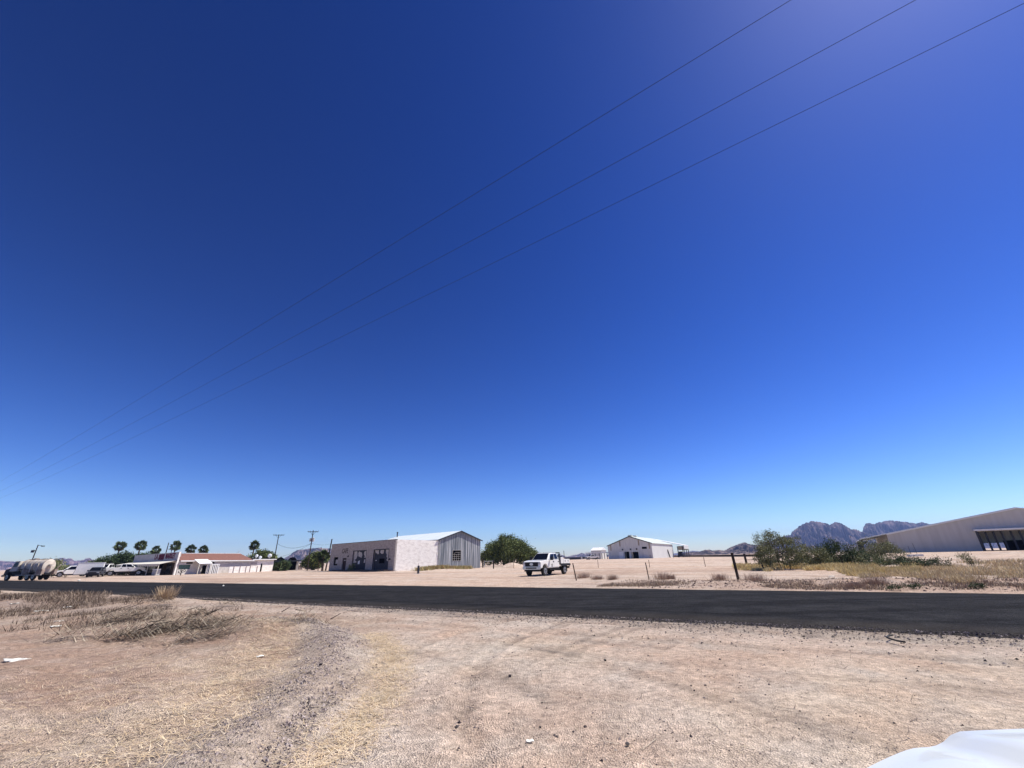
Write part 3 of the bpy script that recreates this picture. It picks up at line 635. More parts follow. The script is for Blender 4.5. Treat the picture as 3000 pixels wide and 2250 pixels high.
# white building and carport left of the barn
FD = Frame(Vector((44.5, 235)), Vector((24, 247.5)), zb_)
wb_ = empty('white_shed', (44.5, 235, zb_), FD.rz, 'long white metal building half hidden behind the left side of the barn', 'shed')
z1 = FD.hit(1, 0, 1760, 1612)[2]; z0 = FD.hit(1, 0, 1760, 1604)[2]; xl = FD.hit(1, 0, 1731, 1612)[0]
MB().box(0, xl, -8, 0, -.4, z1).build('wall', 'barn_wall', wb_)
mb = MB(); mb.prism([(-.3, .3, z1), (-.3, -8.3, z1), (-.3, -4, z0+.15)], (xl+.6, 0, 0)); mb.build('roof', 'white_paint', wb_)
A2 = AT(1783, 1637, 205); B2 = AT(1722, 1639, 205)
FE = Frame(A2, B2, zb_)
cp = empty('carport', (A2.x, A2.y, zb_), FE.rz, 'flat white carport roof on thin posts just left of the big barn', 'carport')
zt = FE.hit(1, 0, 1755, 1618)[2]; MB().box(-.5, FE.L, -7, 0, zt-.35, zt).build('roof', 'white_paint', cp)
for x in (.4, FE.L*.3, FE.L*.62, FE.L-.9):
    for y in (-.3, -6.6): MB().box(x-.12, x+.12, y-.12, y+.12, -.4, zt-.35).build('post', 'steel_dark', cp)

# ------------------------------------------------------------------ warehouse on the right
YW = 105.0; zw = float(macro(95, 105))
PL = AT(2597, 1565, YW); PRg = AT(2972, 1489, YW)
WAZ = R_(36)
wh = empty('warehouse', (PL.x, YW, zw), -WAZ, 'huge grey metal warehouse with long low gable roof at the right edge', 'warehouse')
def WH(px, py, Y=0.0):
    wx = np.array([math.cos(WAZ), -math.sin(WAZ), 0]); wy = np.array([math.sin(WAZ), math.cos(WAZ), 0]); O = np.array([PL.x, YW, zw]); C = np.array([0, 0, EYE]); d = ray(px, py)
    t = ((O-C)@wy+Y)/(d@wy); P = C+d*t-O; return (P@wx, Y, P[2])
we = WH(2597, 1565)[2]; wr = WH(2972, 1489); wrx, wrz = wr[0], wr[2]; W2 = wrx*2
def wtop(x): return we+(wrz-we)*(x/wrx) if x < wrx else wrz+(we-wrz)*((x-wrx)/wrx)
hx0 = WH(2870, 1585)[0]; cz = WH(2860, 1554)[2]-.15; hx1 = WH(2948, 1600)[0]
hole = (hx0, hx0+18, -.5, cz-.1)
mb = MB(); wall_holes(mb, 0, wrx, -1.2, wtop, 0, .2, [(hole[0], wrx, hole[2], hole[3])]); wall_holes(mb, wrx, W2, -1.2, wtop, 0, .2, [(wrx, hole[1], hole[2], hole[3])] if hole[1] > wrx else [])
mb.build('gable_wall', 'warehouse_wall', wh)
DW = 46.0
MB().box(0, .2, .2, DW, -1.2, we).build('side_wall', 'warehouse_wall', wh); MB().box(W2-.2, W2, .2, DW, -1.2, we).build('side_wall', 'warehouse_wall', wh)
mb = MB(); lw_ = 5.2; sw = (wrz-we)/wrx
mb.hexa([(-lw_, -.3, we-sw*lw_), (wrx, -.3, wrz), (wrx, DW, wrz), (-lw_, DW, we-sw*lw_), (-lw_, -.3, we-sw*lw_+.18), (wrx, -.3, wrz+.18), (wrx, DW, wrz+.18), (-lw_, DW, we-sw*lw_+.18)])
mb.hexa([(wrx, -.3, wrz), (W2+.4, -.3, we), (W2+.4, DW, we), (wrx, DW, wrz), (wrx, -.3, wrz+.18), (W2+.4, -.3, we+.18), (W2+.4, DW, we+.18), (wrx, DW, wrz+.18)])
mb.build('roof', 'roof_metal', wh)
for k in range(9):
    y = .4+k*5.4; MB().box(-lw_+.1, -lw_+.32, y-.11, y+.11, -1.2, we-sw*lw_-.35).bar((-lw_+.2, y, we-sw*lw_-1.3), (-lw_+1.5, y, we-sw*lw_-.25), .16, .16).build('lean_to_post', 'steel_dark', wh)
MB().box(-lw_+.05, -lw_+.3, 0, DW, we-sw*lw_-.35, we-sw*lw_).build('eave_beam', 'steel_dark', wh)
MB().bar((0, -.34, we-.06), (wrx, -.34, wrz-.06), .05, .22).build('rake_trim', 'white_paint', wh)
rb = MB().box(hx0-3, hx0+30, 9.0, 9.2, 1.6, cz+.6).box(hx0+9, hx0+30, 9.0, 9.2, -1, 1.6).box(hx0-3, hx0-2.8, .2, 9.0, -1, cz+.6); rb.build('bay_rear_wall', 'barn_wall', wh)
# entrance canopy and open bay
MB().box(WH(2850, 1554)[0], WH(2850, 1554)[0]+24, -1.6, 0, cz, cz+.32).build('canopy', 'white_paint', wh)
for px in (2856, 2866, 2888, 2912, 2936, 2964, 2990):
    x = WH(px, 1560)[0]; yy = -1.4 if px == 2856 else .6; MB().box(x-.14, x+.14, yy-.14, yy+.14, -1.0, cz).build('bay_post', 'steel_dark', wh)
MB().box(WH(2950, 1600)[0], WH(2950, 1600)[0]+9, 1.2, 1.4, -1.0, WH(2950, 1583)[2]).build('bay_door', 'darkness', wh)
MB().box(hx0-1, hx0+18, .21, 8.9, -1.2, -.02).build('dock_slab', 'block', wh)

def corrugate(mn, freq, axis=0, strength=.6):
    t = MATS[mn].node_tree; b = t.nodes['Principled BSDF']; tc = t.nodes.new('ShaderNodeTexCoord'); wv = t.nodes.new('ShaderNodeTexWave')
    wv.bands_direction = 'XYZ'[axis]; wv.inputs['Scale'].default_value = freq; t.links.new(tc.outputs['Object'], wv.inputs[0])
    bp = t.nodes.new('ShaderNodeBump'); bp.inputs['Strength'].default_value = strength; bp.inputs['Distance'].default_value = .05
    t.links.new(wv.outputs['Fac'], bp.inputs['Height']); t.links.new(bp.outputs[0], b.inputs['Normal'])
corrugate('warehouse_wall', .55, 0, .2); corrugate('barn_wall', .5); corrugate('roof_metal', .35); corrugate('barn_roof', .3, 1)

# ------------------------------------------------------------------ market and house
KX, KY = -66.5, 88.5
FM = Frame(Vector((KX, KY)), Vector((-78.2, 94.2)))
mk = empty('market_building', (KX, KY, 0), FM.rz, 'small store with grey false front, maroon sign letters and a pale porch canopy', 'store')
def m3(x, y): return 400+x/11.06, 1570+y/11.06
def MH(x, y, off=0.0): return FM.hit(1, off, *m3(x, y))
ml = 16.5
a = MH(1345, 525); b_ = MH(1270, 785); c_ = MH(260, 612); d_ = MH(230, 842)
def lin(p, q): return lambda x: p[2]+(q[2]-p[2])*(x-p[0])/(q[0]-p[0])
ft, fb = lin(a, c_), lin(b_, d_)
mb = MB(); mb.hexa([(0, -.1, fb(0)), (ml, -.1, fb(ml)), (ml, .12, fb(ml)), (0, .12, fb(0)), (0, -.1, ft(0)), (ml, -.1, ft(ml)), (ml, .12, ft(ml)), (0, .12, ft(0))]); mb.build('false_front', 'sign_grey', mk)
MB().box(.6, ml, .101, .115, -.3, fb(ml)-.3).build('porch_shade_sheet', 'bark', mk); MB().box(.3, ml, -9, -8.8, -.3, fb(4)).box(.3, ml, -.1, .1, -.3, fb(ml)).box(ml-.2, ml, -9, -.1, -.3, fb(ml)).build('wall', 'house_grey', mk)  # dark sheet over the front paints in the shade under the porch
MB().box(.3, ml, -8.8, -.1, fb(4)-.05, fb(4)+.1).build('roof', 'stone', mk)
MB().box(-.12, 0, -.1, .2, -.3, ft(0)+.05).build('corner_trim', 'white_wall', mk)
# porch canopy
PJ = 3.0; c0 = MH(1260, 790); c1 = FM.hit(1, PJ, *m3(980, 905)); zc1 = c1[2]
mb = MB(); mb.hexa([(.3, PJ, zc1-.05), (ml, PJ, zc1-.05), (ml, .12, fb(ml)-.1), (.3, .12, fb(0)-.1), (.3, PJ, zc1+.05), (ml, PJ, zc1+.05), (ml, .12, fb(ml)+.02), (.3, .12, fb(0)+.02)]); mb.build('porch_roof', 'canopy_cream', mk)
mb = MB()
for k in range(24):
    x = .5+k*(ml-1)/24; mb.prism([(x, PJ, zc1-.05), (x+.6, PJ, zc1-.05), (x+.5, PJ, zc1-.35), (x+.3, PJ, zc1-.42), (x+.1, PJ, zc1-.35)], (0, .03, 0))
mb.build('canopy_fringe', 'canopy_cream', mk)
for k in range(5):
    x = .5+k*3.7; MB().box(x-.05, x+.05, PJ-.2, PJ-.1, -.2, zc1-.05).build('porch_post', 'canopy_cream', mk)
for sx in ((1.4, 3.0, .2), (7, 10, .5), (11, 14, .5)): MB().box(sx[0], sx[1], .12, .2, sx[2], 2.1).build('shop_window', 'glass_dark', mk)
MB().box(4.6, 5.7, .12, .2, -.2, 2.1).build('door', 'darkness', mk)
# sign lettering, maroon, following the tilt of the board
sa = math.atan2(ft(0)-ft(6), -6)
def letters(body, xa, xb, s):
    p, q = MH(xa, 700), MH(xb, 700); cx = (p[0]+q[0])/2; zc = (ft(cx)+fb(cx))/2+.05
    text(body, 1.35, 'sign_maroon', 'sign_lettering', mk, (cx, .135, zc), (R_(90), 0, math.pi), .015, abs(p[0]-q[0])/s, .05)
letters('LA', 612, 712, 1.55); letters('MARKET', 940, 1275, 5.6)
p, q = MH(735, 700), MH(915, 700); mb = MB(); n = 9
for k in range(n):
    x0_ = q[0]+(p[0]-q[0])*k/n; zc = (ft(x0_)+fb(x0_))/2; mb.box(x0_, x0_+abs(p[0]-q[0])/n*.62, .13, .16, zc-.5, zc+.55)
mb.box(q[0], p[0], .125, .15, zc-.5, zc-.3); mb.build('sign_lettering', 'sign_maroon', mk)
# ice chest under the porch
ib = empty('ice_chest', FM.world((1.9, 2.3, 0)), FM.rz, 'white topped metal ice chest under the right end of the store porch', 'ice chest')
MB().box(-.65, .65, -.4, .4, 0, .95).build('body', 'transformer_grey', ib, bevel=.04); MB().box(-.66, .66, -.42, .42, .955, 1.15).build('lid', 'white_paint', ib, bevel=.04)

KE = Vector((-58.4, 105.0)); FH = Frame(KE, Vector((KX, KY)))       # x runs from the right end back to the store; y to the viewer
hs_ = empty('house', (KE.x, KE.y, 0), FH.rz, 'low pale house with brick red hipped roof joined to the store', 'house')
def HH(px, py, off=0.0): return FH.hit(1, off, px, py)
Lh = FH.L; e1 = HH(522, 1642); e2 = HH(737, 1641.2); r1 = HH(522, 1621.5); r2 = HH(704, 1621.5); xl_ = Lh-.3
xr = e2[0]; ze = lin(e1, e2)
def hw(px, py): return HH(400+px/4.424, 1550+py/4.424)
wg = (hw(690, 520), hw(500, 465)); w1_ = (hw(722, 450), hw(648, 432)); w3_ = (hw(1005, 447), hw(945, 428))
dw = (hw(905, 575), hw(858, 470))
mb = MB(); wall_holes(mb, xr, xl_, -.3, ze, -.25, 0, [(wg[0][0], min(wg[1][0], xl_-.1), wg[0][2], wg[1][2]), (dw[0][0], dw[1][0], -.3, dw[1][2])]); mb.build('front_wall', 'house_wall', hs_)
MB().box(xr, xr+.25, -9, -.25, -.3, ze(xr)-.05).box(xr+.25, xl_, -9, -8.75, -.3, ze(xr)-.1).build('wall', 'house_wall', hs_)
dpt = 4.6; RYh = -dpt
zr1 = FH.hit(1, RYh, 522, 1621.5)[2]; r2b = FH.hit(1, RYh, 704, 1621.8); zr2 = r2b[2]; xr2 = r2b[0]
mb = MB(); E1 = (xl_, .45, ze(xl_)-.02); E2 = (xr-.4, .45, ze(xr)-.02); E3 = (xr-.4, -9.6, ze(xr)-.02); E4 = (xl_, -9.6, ze(xl_)-.02); T1 = (xl_, RYh, zr1); T2 = (xr2, RYh, zr2)
mb.add([E1, E2, E3, E4, T1, T2], [(0, 1, 5, 4), (1, 2, 5), (2, 3, 4, 5), (0, 4, 3), (3, 2, 1, 0)]); mb.build('roof', 'red_roof', hs_)
mb = MB(); mb.bar((xl_, .48, ze(xl_)-.10), (xr-.4, .48, ze(xr)-.10), .06, .2); mb.build('fascia', 'white_paint', hs_)
MB().bar((xl_-3, RYh, zr1+.04), (xr2, RYh, zr2+.04), .3, .1).build('ridge_cap', 'white_paint', hs_)
MB().box(wg[0][0], min(wg[1][0], xl_-.1), -.2, -.15, wg[0][2], wg[1][2]).build('window', 'window_green', hs_)
MB().box(w1_[0][0], w1_[1][0], .004, .05, w1_[0][2], w1_[1][2]).build('window', 'glass_dark', hs_)
MB().box(w3_[0][0], w3_[1][0], .004, .05, w3_[0][2], w3_[1][2]).build('window', 'glass_dark', hs_)
MB().box(dw[0][0], dw[1][0], -.24, -.2, -.3, dw[1][2]).build('door', 'darkness', hs_)
# flat awning
aw0, aw1 = hw(743, 403), hw(915, 403); zf = FH.hit(1, 2.2, 574, 1652)[2]
mb = MB(); mb.prism([(aw1[0], .1, aw0[2]+.1), (aw0[0], .1, aw0[2]+.1), (aw0[0], 2.2, zf), (aw1[0], 2.2, zf)], (0, 0, .07)); mb.build('awning', 'white_paint', hs_)
for x in (aw0[0]-.1, aw1[0]+.1): MB().box(x-.05, x+.05, 2.05, 2.15, -.2, zf).build('awning_post', 'canopy_cream', hs_)
v1 = MB().box(xl_-1.2, xl_-1.0, -2.5, -2.3, ze(xl_)+.6, ze(xl_)+1.25).tube((xl_-1.1, -2.4, ze(xl_)+1.2), (xl_-1.1, -2.4, ze(xl_)+1.5), .12); v1.build('roof_vent', 'cream_paint', hs_)
# striped gate
g0, g1 = FH.hit(1, 1.8, 603, 1680), FH.hit(1, 1.8, 637, 1679); gt_ = FH.hit(1, 1.8, 612, 1654.5)[2]
gate = empty('striped_gate', FH.world((g1[0], 1.8, 0)), FH.rz, 'tall gate of white vertical slats with dark gaps before the red roofed house', 'gate')
gl = g0[0]-g1[0]; mb = MB(); ns = 7
for k in range(ns): mb.box(gl*k/ns, gl*(k+.5)/ns, 0, .05, .0, gt_)
mb.build('slats', 'white_paint', gate); MB().box(-.1, gl, -1.2, .0, gt_, gt_+.1).box(-.05, 0, -1.1, 0, 0, gt_).box(gl, gl+.06, -.2, .08, 0, gt_+.02).build('frame', 'white_paint', gate); MB().box(.05, gl-.05, -1.1, -1.04, 0, gt_-.1).build('backing', 'darkness', gate)
# annex
an = empty('flat_roofed_annex', (KE.x, KE.y, 0), FH.rz, 'long low flat roofed annex with white end wall and dark doorway beside the house', 'building')
def ah(px, py, off=0.0): return FH.hit(1, off, 550+px/7.9, 1580+py/7.9)
ar = ah(1995, 500); al_ = ah(975, 490); at_ = ah(1640, 478)[2]
xa0, xa1 = ar[0], xr-.05; dn = ah(1680, 700), ah(1725, 560)
mb = MB(); wall_holes(mb, xa0, xa1, -.4, lambda x: at_, -.25, 0, [(min(dn[0][0], dn[1][0])-.15, max(dn[0][0], dn[1][0])+.1, -.4, ah(1700, 560)[2])]); mb.build('front_wall', 'white_wall', an)
xo = ah(1612, 520)[0]
MB().box(xo, xa1, .004, .03, 0, at_-.25).build('overhang_shade_panel', 'house_grey', an)  # grey sheet paints the roof overhang's shade on to the white front
MB().box(xa0, xa0+.25, -7, -.25, -.4, at_).box(xa0+.25, xa1, -7, -6.8, -.4, at_-.1).build('wall', 'white_wall', an)
MB().box(xa0-.3, xa1, -7.2, .5, at_, at_+.18).build('roof', 'white_paint', an)
MB().box(min(dn[0][0], dn[1][0])-.15, max(dn[0][0], dn[1][0])+.1, -.22, -.16, -.4, ah(1700, 560)[2]).build('door', 'darkness', an)
# low white wall in front of the annex
lo0, lo1 = FH.hit(1, 2.2, 669, 1678), FH.hit(1, 2.2, 758, 1674); lt = FH.hit(1, 2.2, 700, 1659.5)[2]
lw2 = empty('low_yard_wall', FH.world((lo1[0], 2.2, 0)), FH.rz, 'low white yard wall with thin posts in front of the flat annex', 'wall')
LL = lo0[0]-lo1[0]; MB().box(0, LL, -.15, 0, -.4, lt).build('wall', 'white_wall', lw2)
for fx in (.08, .32, .46, .66, .86): MB().box(LL*fx-.05, LL*fx+.05, .004, .09, -.3, lt+.06).build('post', 'block', lw2)
# satellite dishes
for i, (px, py, r, lab) in enumerate(((751.5, 1628.5, .34, 'leftmost satellite dish standing on the white annex roof'), (762, 1633, .34, 'middle satellite dish of three on the white annex roof'), (790, 1628, .46, 'largest satellite dish, at the right end beside the dark utility pole'))):
    P = AT(px, py, 106+i*1.5); ds = empty('satellite_dish', (P.x, P.y, at_+.18), R_(200), lab, 'satellite dish', 'satellite dishes on the annex roof')
    h = P.z-at_-.18; MB().tube((0, 0, 0), (0, 0, h), .04).build('mast', 'transformer_grey', ds)
    vs = []; fs = []; NN = 16; RR = 4
    for j in range(RR+1):
        for k in range(NN):
            rr = r*j/RR; t = 2*math.pi*k/NN; vs.append((rr*math.cos(t), -.1-.35*(j/RR)**2*r, h+rr*math.sin(t)))
    for j in range(RR):
        for k in range(NN): fs.append((j*NN+k, j*NN+(k+1) % NN, (j+1)*NN+(k+1) % NN, (j+1)*NN+k))
    mb = MB().add(vs, fs); d_o = mb.build('reflector', 'dish', ds, smooth=True); d_o.modifiers.new('s', 'SOLIDIFY').thickness = .03
    MB().tube((0, -.1, h-r*.8), (0, -.9*r-.2, h), .02).build('feed_arm', 'transformer_grey', ds)
# carport beyond annex
Cq = AT(802, 1668, 112); Cr = AT(888, 1666, 116); FQ = Frame(Cr, Cq); zt = FQ.hit(1, 0, 840, 1641.5)[2]
cp2 = empty('carport', (Cr.x, Cr.y, 0), FQ.rz, 'dark flat carport roof on pale posts between the annex and the cafe', 'carport')
MB().box(0, FQ.L+2, -6, 0, zt-.3, zt).build('roof', 'trim_dark', cp2)
for px in (838, 873): x = FQ.hit(1, 0, px, 1655)[0]; MB().box(x-.08, x+.08, -.2, -.04, -.3, zt-.3).build('post', 'cream_paint', cp2)
MB().box(0, FQ.L+2, -6.3, -6.1, -.3, zt-.3).build('rear_wall', 'house_grey', cp2)
mb = MB()
for k in range(4): x = .6+k*2.9; mb.box(x, x+2.3, -6.09, -6.03, 0, 2.0).tube((x+1.15, -6.09, 2.0), (x+1.15, -6.03, 2.0), 1.15, n=20)
mb.build('archway', 'darkness', cp2)
# block walls and yard junk by the carport
for i, (xa, xb, ya, yt, lab) in enumerate(((893, 913, 1668, 1655, 'tan block wall of two courses left of the thin lamp pole'), (858, 884, 1669, 1657, 'broken white topped block wall with gaps beneath the carport edge'))):
    p, q = G(xb, ya), G(xa, ya); f_ = Frame(p, q); b0 = empty('block_wall', p, f_.rz, lab, 'wall'); ht = f_.hit(1, 0, xb, yt)[2]
    if i == 0: MB().box(0, f_.L, -.2, 0, -.1, ht*.5).build('wall', 'block', b0); MB().box(0, f_.L, -.21, .01, ht*.5, ht).build('upper_course', 'bark', b0)
    else:
        mb = MB(); n = 6
        for k in range(n): mb.box(f_.L*k/n, f_.L*(k+.5)/n, -.2, 0, -.1, ht-.15)
        mb.box(0, f_.L, -.22, .02, ht-.15, ht); mb.build('wall', 'block', b0)

# ------------------------------------------------------------------ trees
GREENS = dict(mesq=[(.080, .098, .032), (.060, .078, .026), (.115, .135, .05), (.042, .058, .02)], dark=[(.03, .05, .022), (.022, .036, .018), (.045, .065, .03)], pale=[(.13, .15, .075), (.10, .12, .055), (.16, .17, .10)], olive=[(.11, .12, .062), (.075, .088, .043), (.15, .15, .088)])
def tree(name, base, blobs, nleaf, lsize, pal, label, cat, group=None, trunks=None, tr=.12, aspect=.6, fill=.0, holes=.35, clump=None):
    """blobs: ellipsoids (x,y,z,rx,ry,rz) in local space; clumps of leaves sit mostly near their skins"""
    o = empty(name, base, 0, label, cat, group)
    vol = np.array([b[3]*b[4]*b[5] for b in blobs])**.7; vol /= vol.sum(); P = []
    nc = int(nleaf/70)+8; C = []
    for _ in range(nc):
        b = blobs[rng.choice(len(blobs), p=vol)]; d = rng.normal(size=3); d /= np.linalg.norm(d); r = rng.uniform(fill if fill else .45, 1.0)
        C.append((b[0]+b[3]*d[0]*r, b[1]+b[4]*d[1]*r, b[2]+b[5]*d[2]*r))
    C = np.array(C); C = C+rng.normal(size=C.shape)*np.mean([b[3] for b in blobs])*.05*(rng.uniform(0, 1, (len(C), 1)) < .35); C = C[C[:, 2] > .05]
    s = clump or np.mean([b[3] for b in blobs])*.16
    k = rng.integers(0, len(C), nleaf); P = C[k]+rng.normal(size=(nleaf, 3))*s*rng.uniform(.5, 1.2, (nleaf, 1))*np.array([1, 1, .8]); P = P[P[:, 2] > .0]
    tone = rng.uniform(.75, 1.25, len(C)); kk = k[:len(P)]
    cols = mixcol(len(P), *GREENS[pal])*tone[kk][:, None]
    leafcloud(P, lsize, 'leaf', 'crown', o, cols, aspect=aspect)
    mb = MB()
    trunks = trunks or [(0, 0)]
    for (tx, ty) in trunks:
        tgt = C[rng.choice(len(C), 5)]
        fork = Vector((tx*1.6+rng.normal()*.1, ty*1.6, C[:, 2].max()*.28)); mb.tube((tx, ty, -.2), fork, tr, tr*.75, 7)
        for t in tgt:
            mid = fork.lerp(Vector(t), .5)+Vector((0, 0, .15)); mb.tube(fork, mid, tr*.6, tr*.4, 6); mb.tube(mid, t, tr*.4, tr*.12, 5)
    mb.build('trunk', 'bark', o)
    return o
tb = G(1484, 1659); tb = Vector((-1.9, 112.0, 0.2))
tree('mesquite_tree', tb, [(0, 0, 2.9, 5.6, 4.5, 2.8), (-4.0, 0, 2.1, 3.0, 3.2, 2.2), (4.3, 0, 2.0, 3.4, 3.2, 2.0), (-.8, 0, 4.7, 2.8, 3.0, 1.7), (2.0, 0, 4.2, 3.0, 3, 1.7), (6.2, 0, 1.6, 1.4, 2, 1.4), (-2.8, 0, 3.9, 2.4, 2.4, 1.7), (-1.4, 0, 6.3, .8, .8, .5), (.8, 0, 6.1, .9, .8, .5), (-3.9, 0, 5.0, .7, .7, .5), (3.2, 0, 5.6, .7, .7, .4), (5.2, 0, 3.9, .8, .8, .5)], 40000, .15, 'mesq', 'big round dark green mesquite tree behind the white flatbed truck', 'tree', trunks=[(-1, 0), (.6, .4), (1.8, -.3)], tr=.22, clump=.55)
tree('trimmed_hedge', AT(352, 1668, 99).xy.to_3d(), [(0, 0, 2.9, 4.6, 2.4, 1.75), (-3.8, -1.2, 2.2, 2.4, 1.9, 1.5), (4.2, 1.0, 3.0, 2.6, 2.2, 1.7), (1, 0, 1.0, 4.6, 2, 1.1)], 26000, .13, 'dark', 'dense dark green clipped hedge behind the parked white pickup', 'hedge', trunks=[(-2, 0), (0, 0), (2, 0)], fill=.3, clump=.35)
for px, Yc, bl, lab in ((752, 130, [(0, 0, 2.8, 3.4, 2.5, 2.2), (2.0, 0, 3.6, 2.2, 2, 1.6)], 'leafy green tree behind the annex roof, below the lone palm'), (782, 128, [(0, 0, 2.6, 2.6, 2.2, 1.9)], 'rounded green tree behind the satellite dishes on the annex')):
    tree('desert_tree', AT(px, 1660, Yc).xy.to_3d(), bl, 5200, .2, 'mesq', lab, 'tree', 'trees behind the annex', tr=.15)
tree('desert_tree', AT(914, 1664, 112).xy.to_3d(), [(0, 0, 2.0, 2.9, 2.3, 1.9), (1.2, 0, 2.9, 2.0, 2, 1.2)], 6500, .18, 'mesq', 'bright green bushy tree at the foot of the pole with a transformer', 'tree', tr=.14)
tree('shrub', G(926, 1667), [(0, 0, .9, 1.9, 1.2, .9)], 1800, .13, 'olive', 'grey green shrub between transformer pole and thin lamp pole', 'shrub', tr=.05)
tree('shrub', G(820, 1672), [(0, 0, 1.2, 2.6, 1.8, 1.1)], 4000, .13, 'dark', 'dark shrub against the shaded right corner of the white annex', 'shrub', tr=.06)
tree('shrub', G(128, 1693), [(0, 0, 1.6, 3.4, 1.6, 1.5), (3, 0, 1.0, 2.2, 1.5, .9)], 3600, .14, 'olive', 'dull green shrub behind the tail of the tanker truck', 'shrub', tr=.06)
tree('shrub', FC.world((13.0, 1.0, 0)), [(0, 0, .65, .8, .7, .65)], 1500, .07, 'pale', 'pale green bush growing at the left garage bay of the cafe', 'shrub', tr=.03)
# right-hand thicket
tg = Vector((31.5, 46.5, 0)); 
def gp(px, Y): p = AT(px, 1640, Y); return Vector((p.x, p.y, gz(p.x, p.y)))
tree('mesquite_tree', gp(2300, 47), [(0, 0, 2.0, 2.3, 1.6, 1.4), (-1.2, 0, 2.9, 1.4, 1.1, .75), (1.0, 0, 2.2, 1.7, 1.2, 1.0), (-2.2, 0, 3.2, .7, .5, .3), (0, 0, 1.0, 2.0, 1.2, .6)], 11000, .055, 'olive', 'open feathery mesquite tree with several thin dark trunks', 'tree', trunks=[(-.5, 0), (-.1, .2), (.3, 0)], tr=.05, clump=.24)
tree('mesquite_tree', gp(2240, 46), [(0, 0, 1.4, 1.05, .8, 1.15)], 5200, .05, 'olive', 'small drooping mesquite on two thick dark stems beside the pipe gate', 'tree', trunks=[(-.25, 0), (.35, 0)], tr=.09, clump=.2)
tree('mesquite_tree', gp(2455, 52), [(0, 0, 1.5, 2.5, 1.7, 1.2), (-.5, 0, 2.1, 1.4, 1.1, .7), (2, 0, 1.0, 2.0, 1.4, .8)], 9500, .06, 'dark', 'dark rounded mesquite bush standing before the big mountain', 'tree', trunks=[(-.3, 0), (.3, 0)], tr=.06, clump=.28)
tree('mesquite_tree', gp(2572, 60), [(0, 0, 1.5, 2.9, 1.8, 1.3), (1.6, 0, 1.1, 2.6, 1.6, 1.0), (-2, 0, .8, 2.4, 1.6, .8)], 9500, .06, 'olive', 'pale feathery mesquite in front of the warehouse lean-to posts', 'tree', trunks=[(-.4, 0), (.4, 0)], tr=.06, clump=.3)
tree('mesquite_tree', gp(2385, 50), [(0, 0, 1.1, 1.9, 1.2, 1.0)], 6000, .055, 'olive', 'low mesquite between the feathery tree and the dark bush', 'tree', trunks=[(-.4, 0), (.4, 0)], tr=.05, clump=.24)
tree('sapling', G(2852, 1668), [(0, 0, 1.0, .55, .5, .55), (-.5, 0, 1.1, .45, .3, .3), (.2, 0, .6, .5, .4, .4)], 1100, .035, 'olive', 'spindly half bare sapling standing in dry grass before the warehouse', 'sapling', trunks=[(0, 0), (.1, 0)], tr=.03, clump=.16)
for i, (px, py, s, pal, lab) in enumerate(((2380, 1652, 1.0, 'dark', 'dark low bush leftmost in the green strip behind the tall grass'), (2440, 1653, 1.1, 'olive', 'olive bush second from left in the green strip behind the grass'), (2505, 1655, 1.3, 'dark', 'wide dark bush midway along the green strip behind the grass'), (2560, 1657, 1.3, 'olive', 'olive bush right of the middle of the green strip behind the grass'), (2615, 1661, 1.1, 'dark', 'dark bush below the left wall of the warehouse, second from right in the strip'), (2690, 1667, 1.15, 'dark', 'dark green low bush ending the green strip on the right'), (2330, 1650, .9, 'olive', 'small olive bush at the feet of the feathery mesquite'))):
    b0 = G(px, py); tree('bush', b0, [(0, 0, .45*s, 1.9*s, 1.0*s, .5*s), (1.2*s, 0, .35*s, 1.3*s, .9*s, .4*s)], 2600, .05, pal, lab, 'bush', 'bushes in the green strip', tr=.02, clump=.2)
for i, (px, py, lab) in enumerate(((2622, 1728, 'small green weed clump at the far road edge, left of its twin'), (2678, 1727, 'darker green weed clump at the far road edge below the warehouse corner'), (2868, 1727, 'dark weed clump at the far road edge near the right border'))):
    tree('weed_clump', G(px, py), [(0, 0, .1, .42, .25, .12)], 500, .022, 'dark', lab, 'weeds', 'weed clumps along the far road edge', tr=.006, clump=.06)

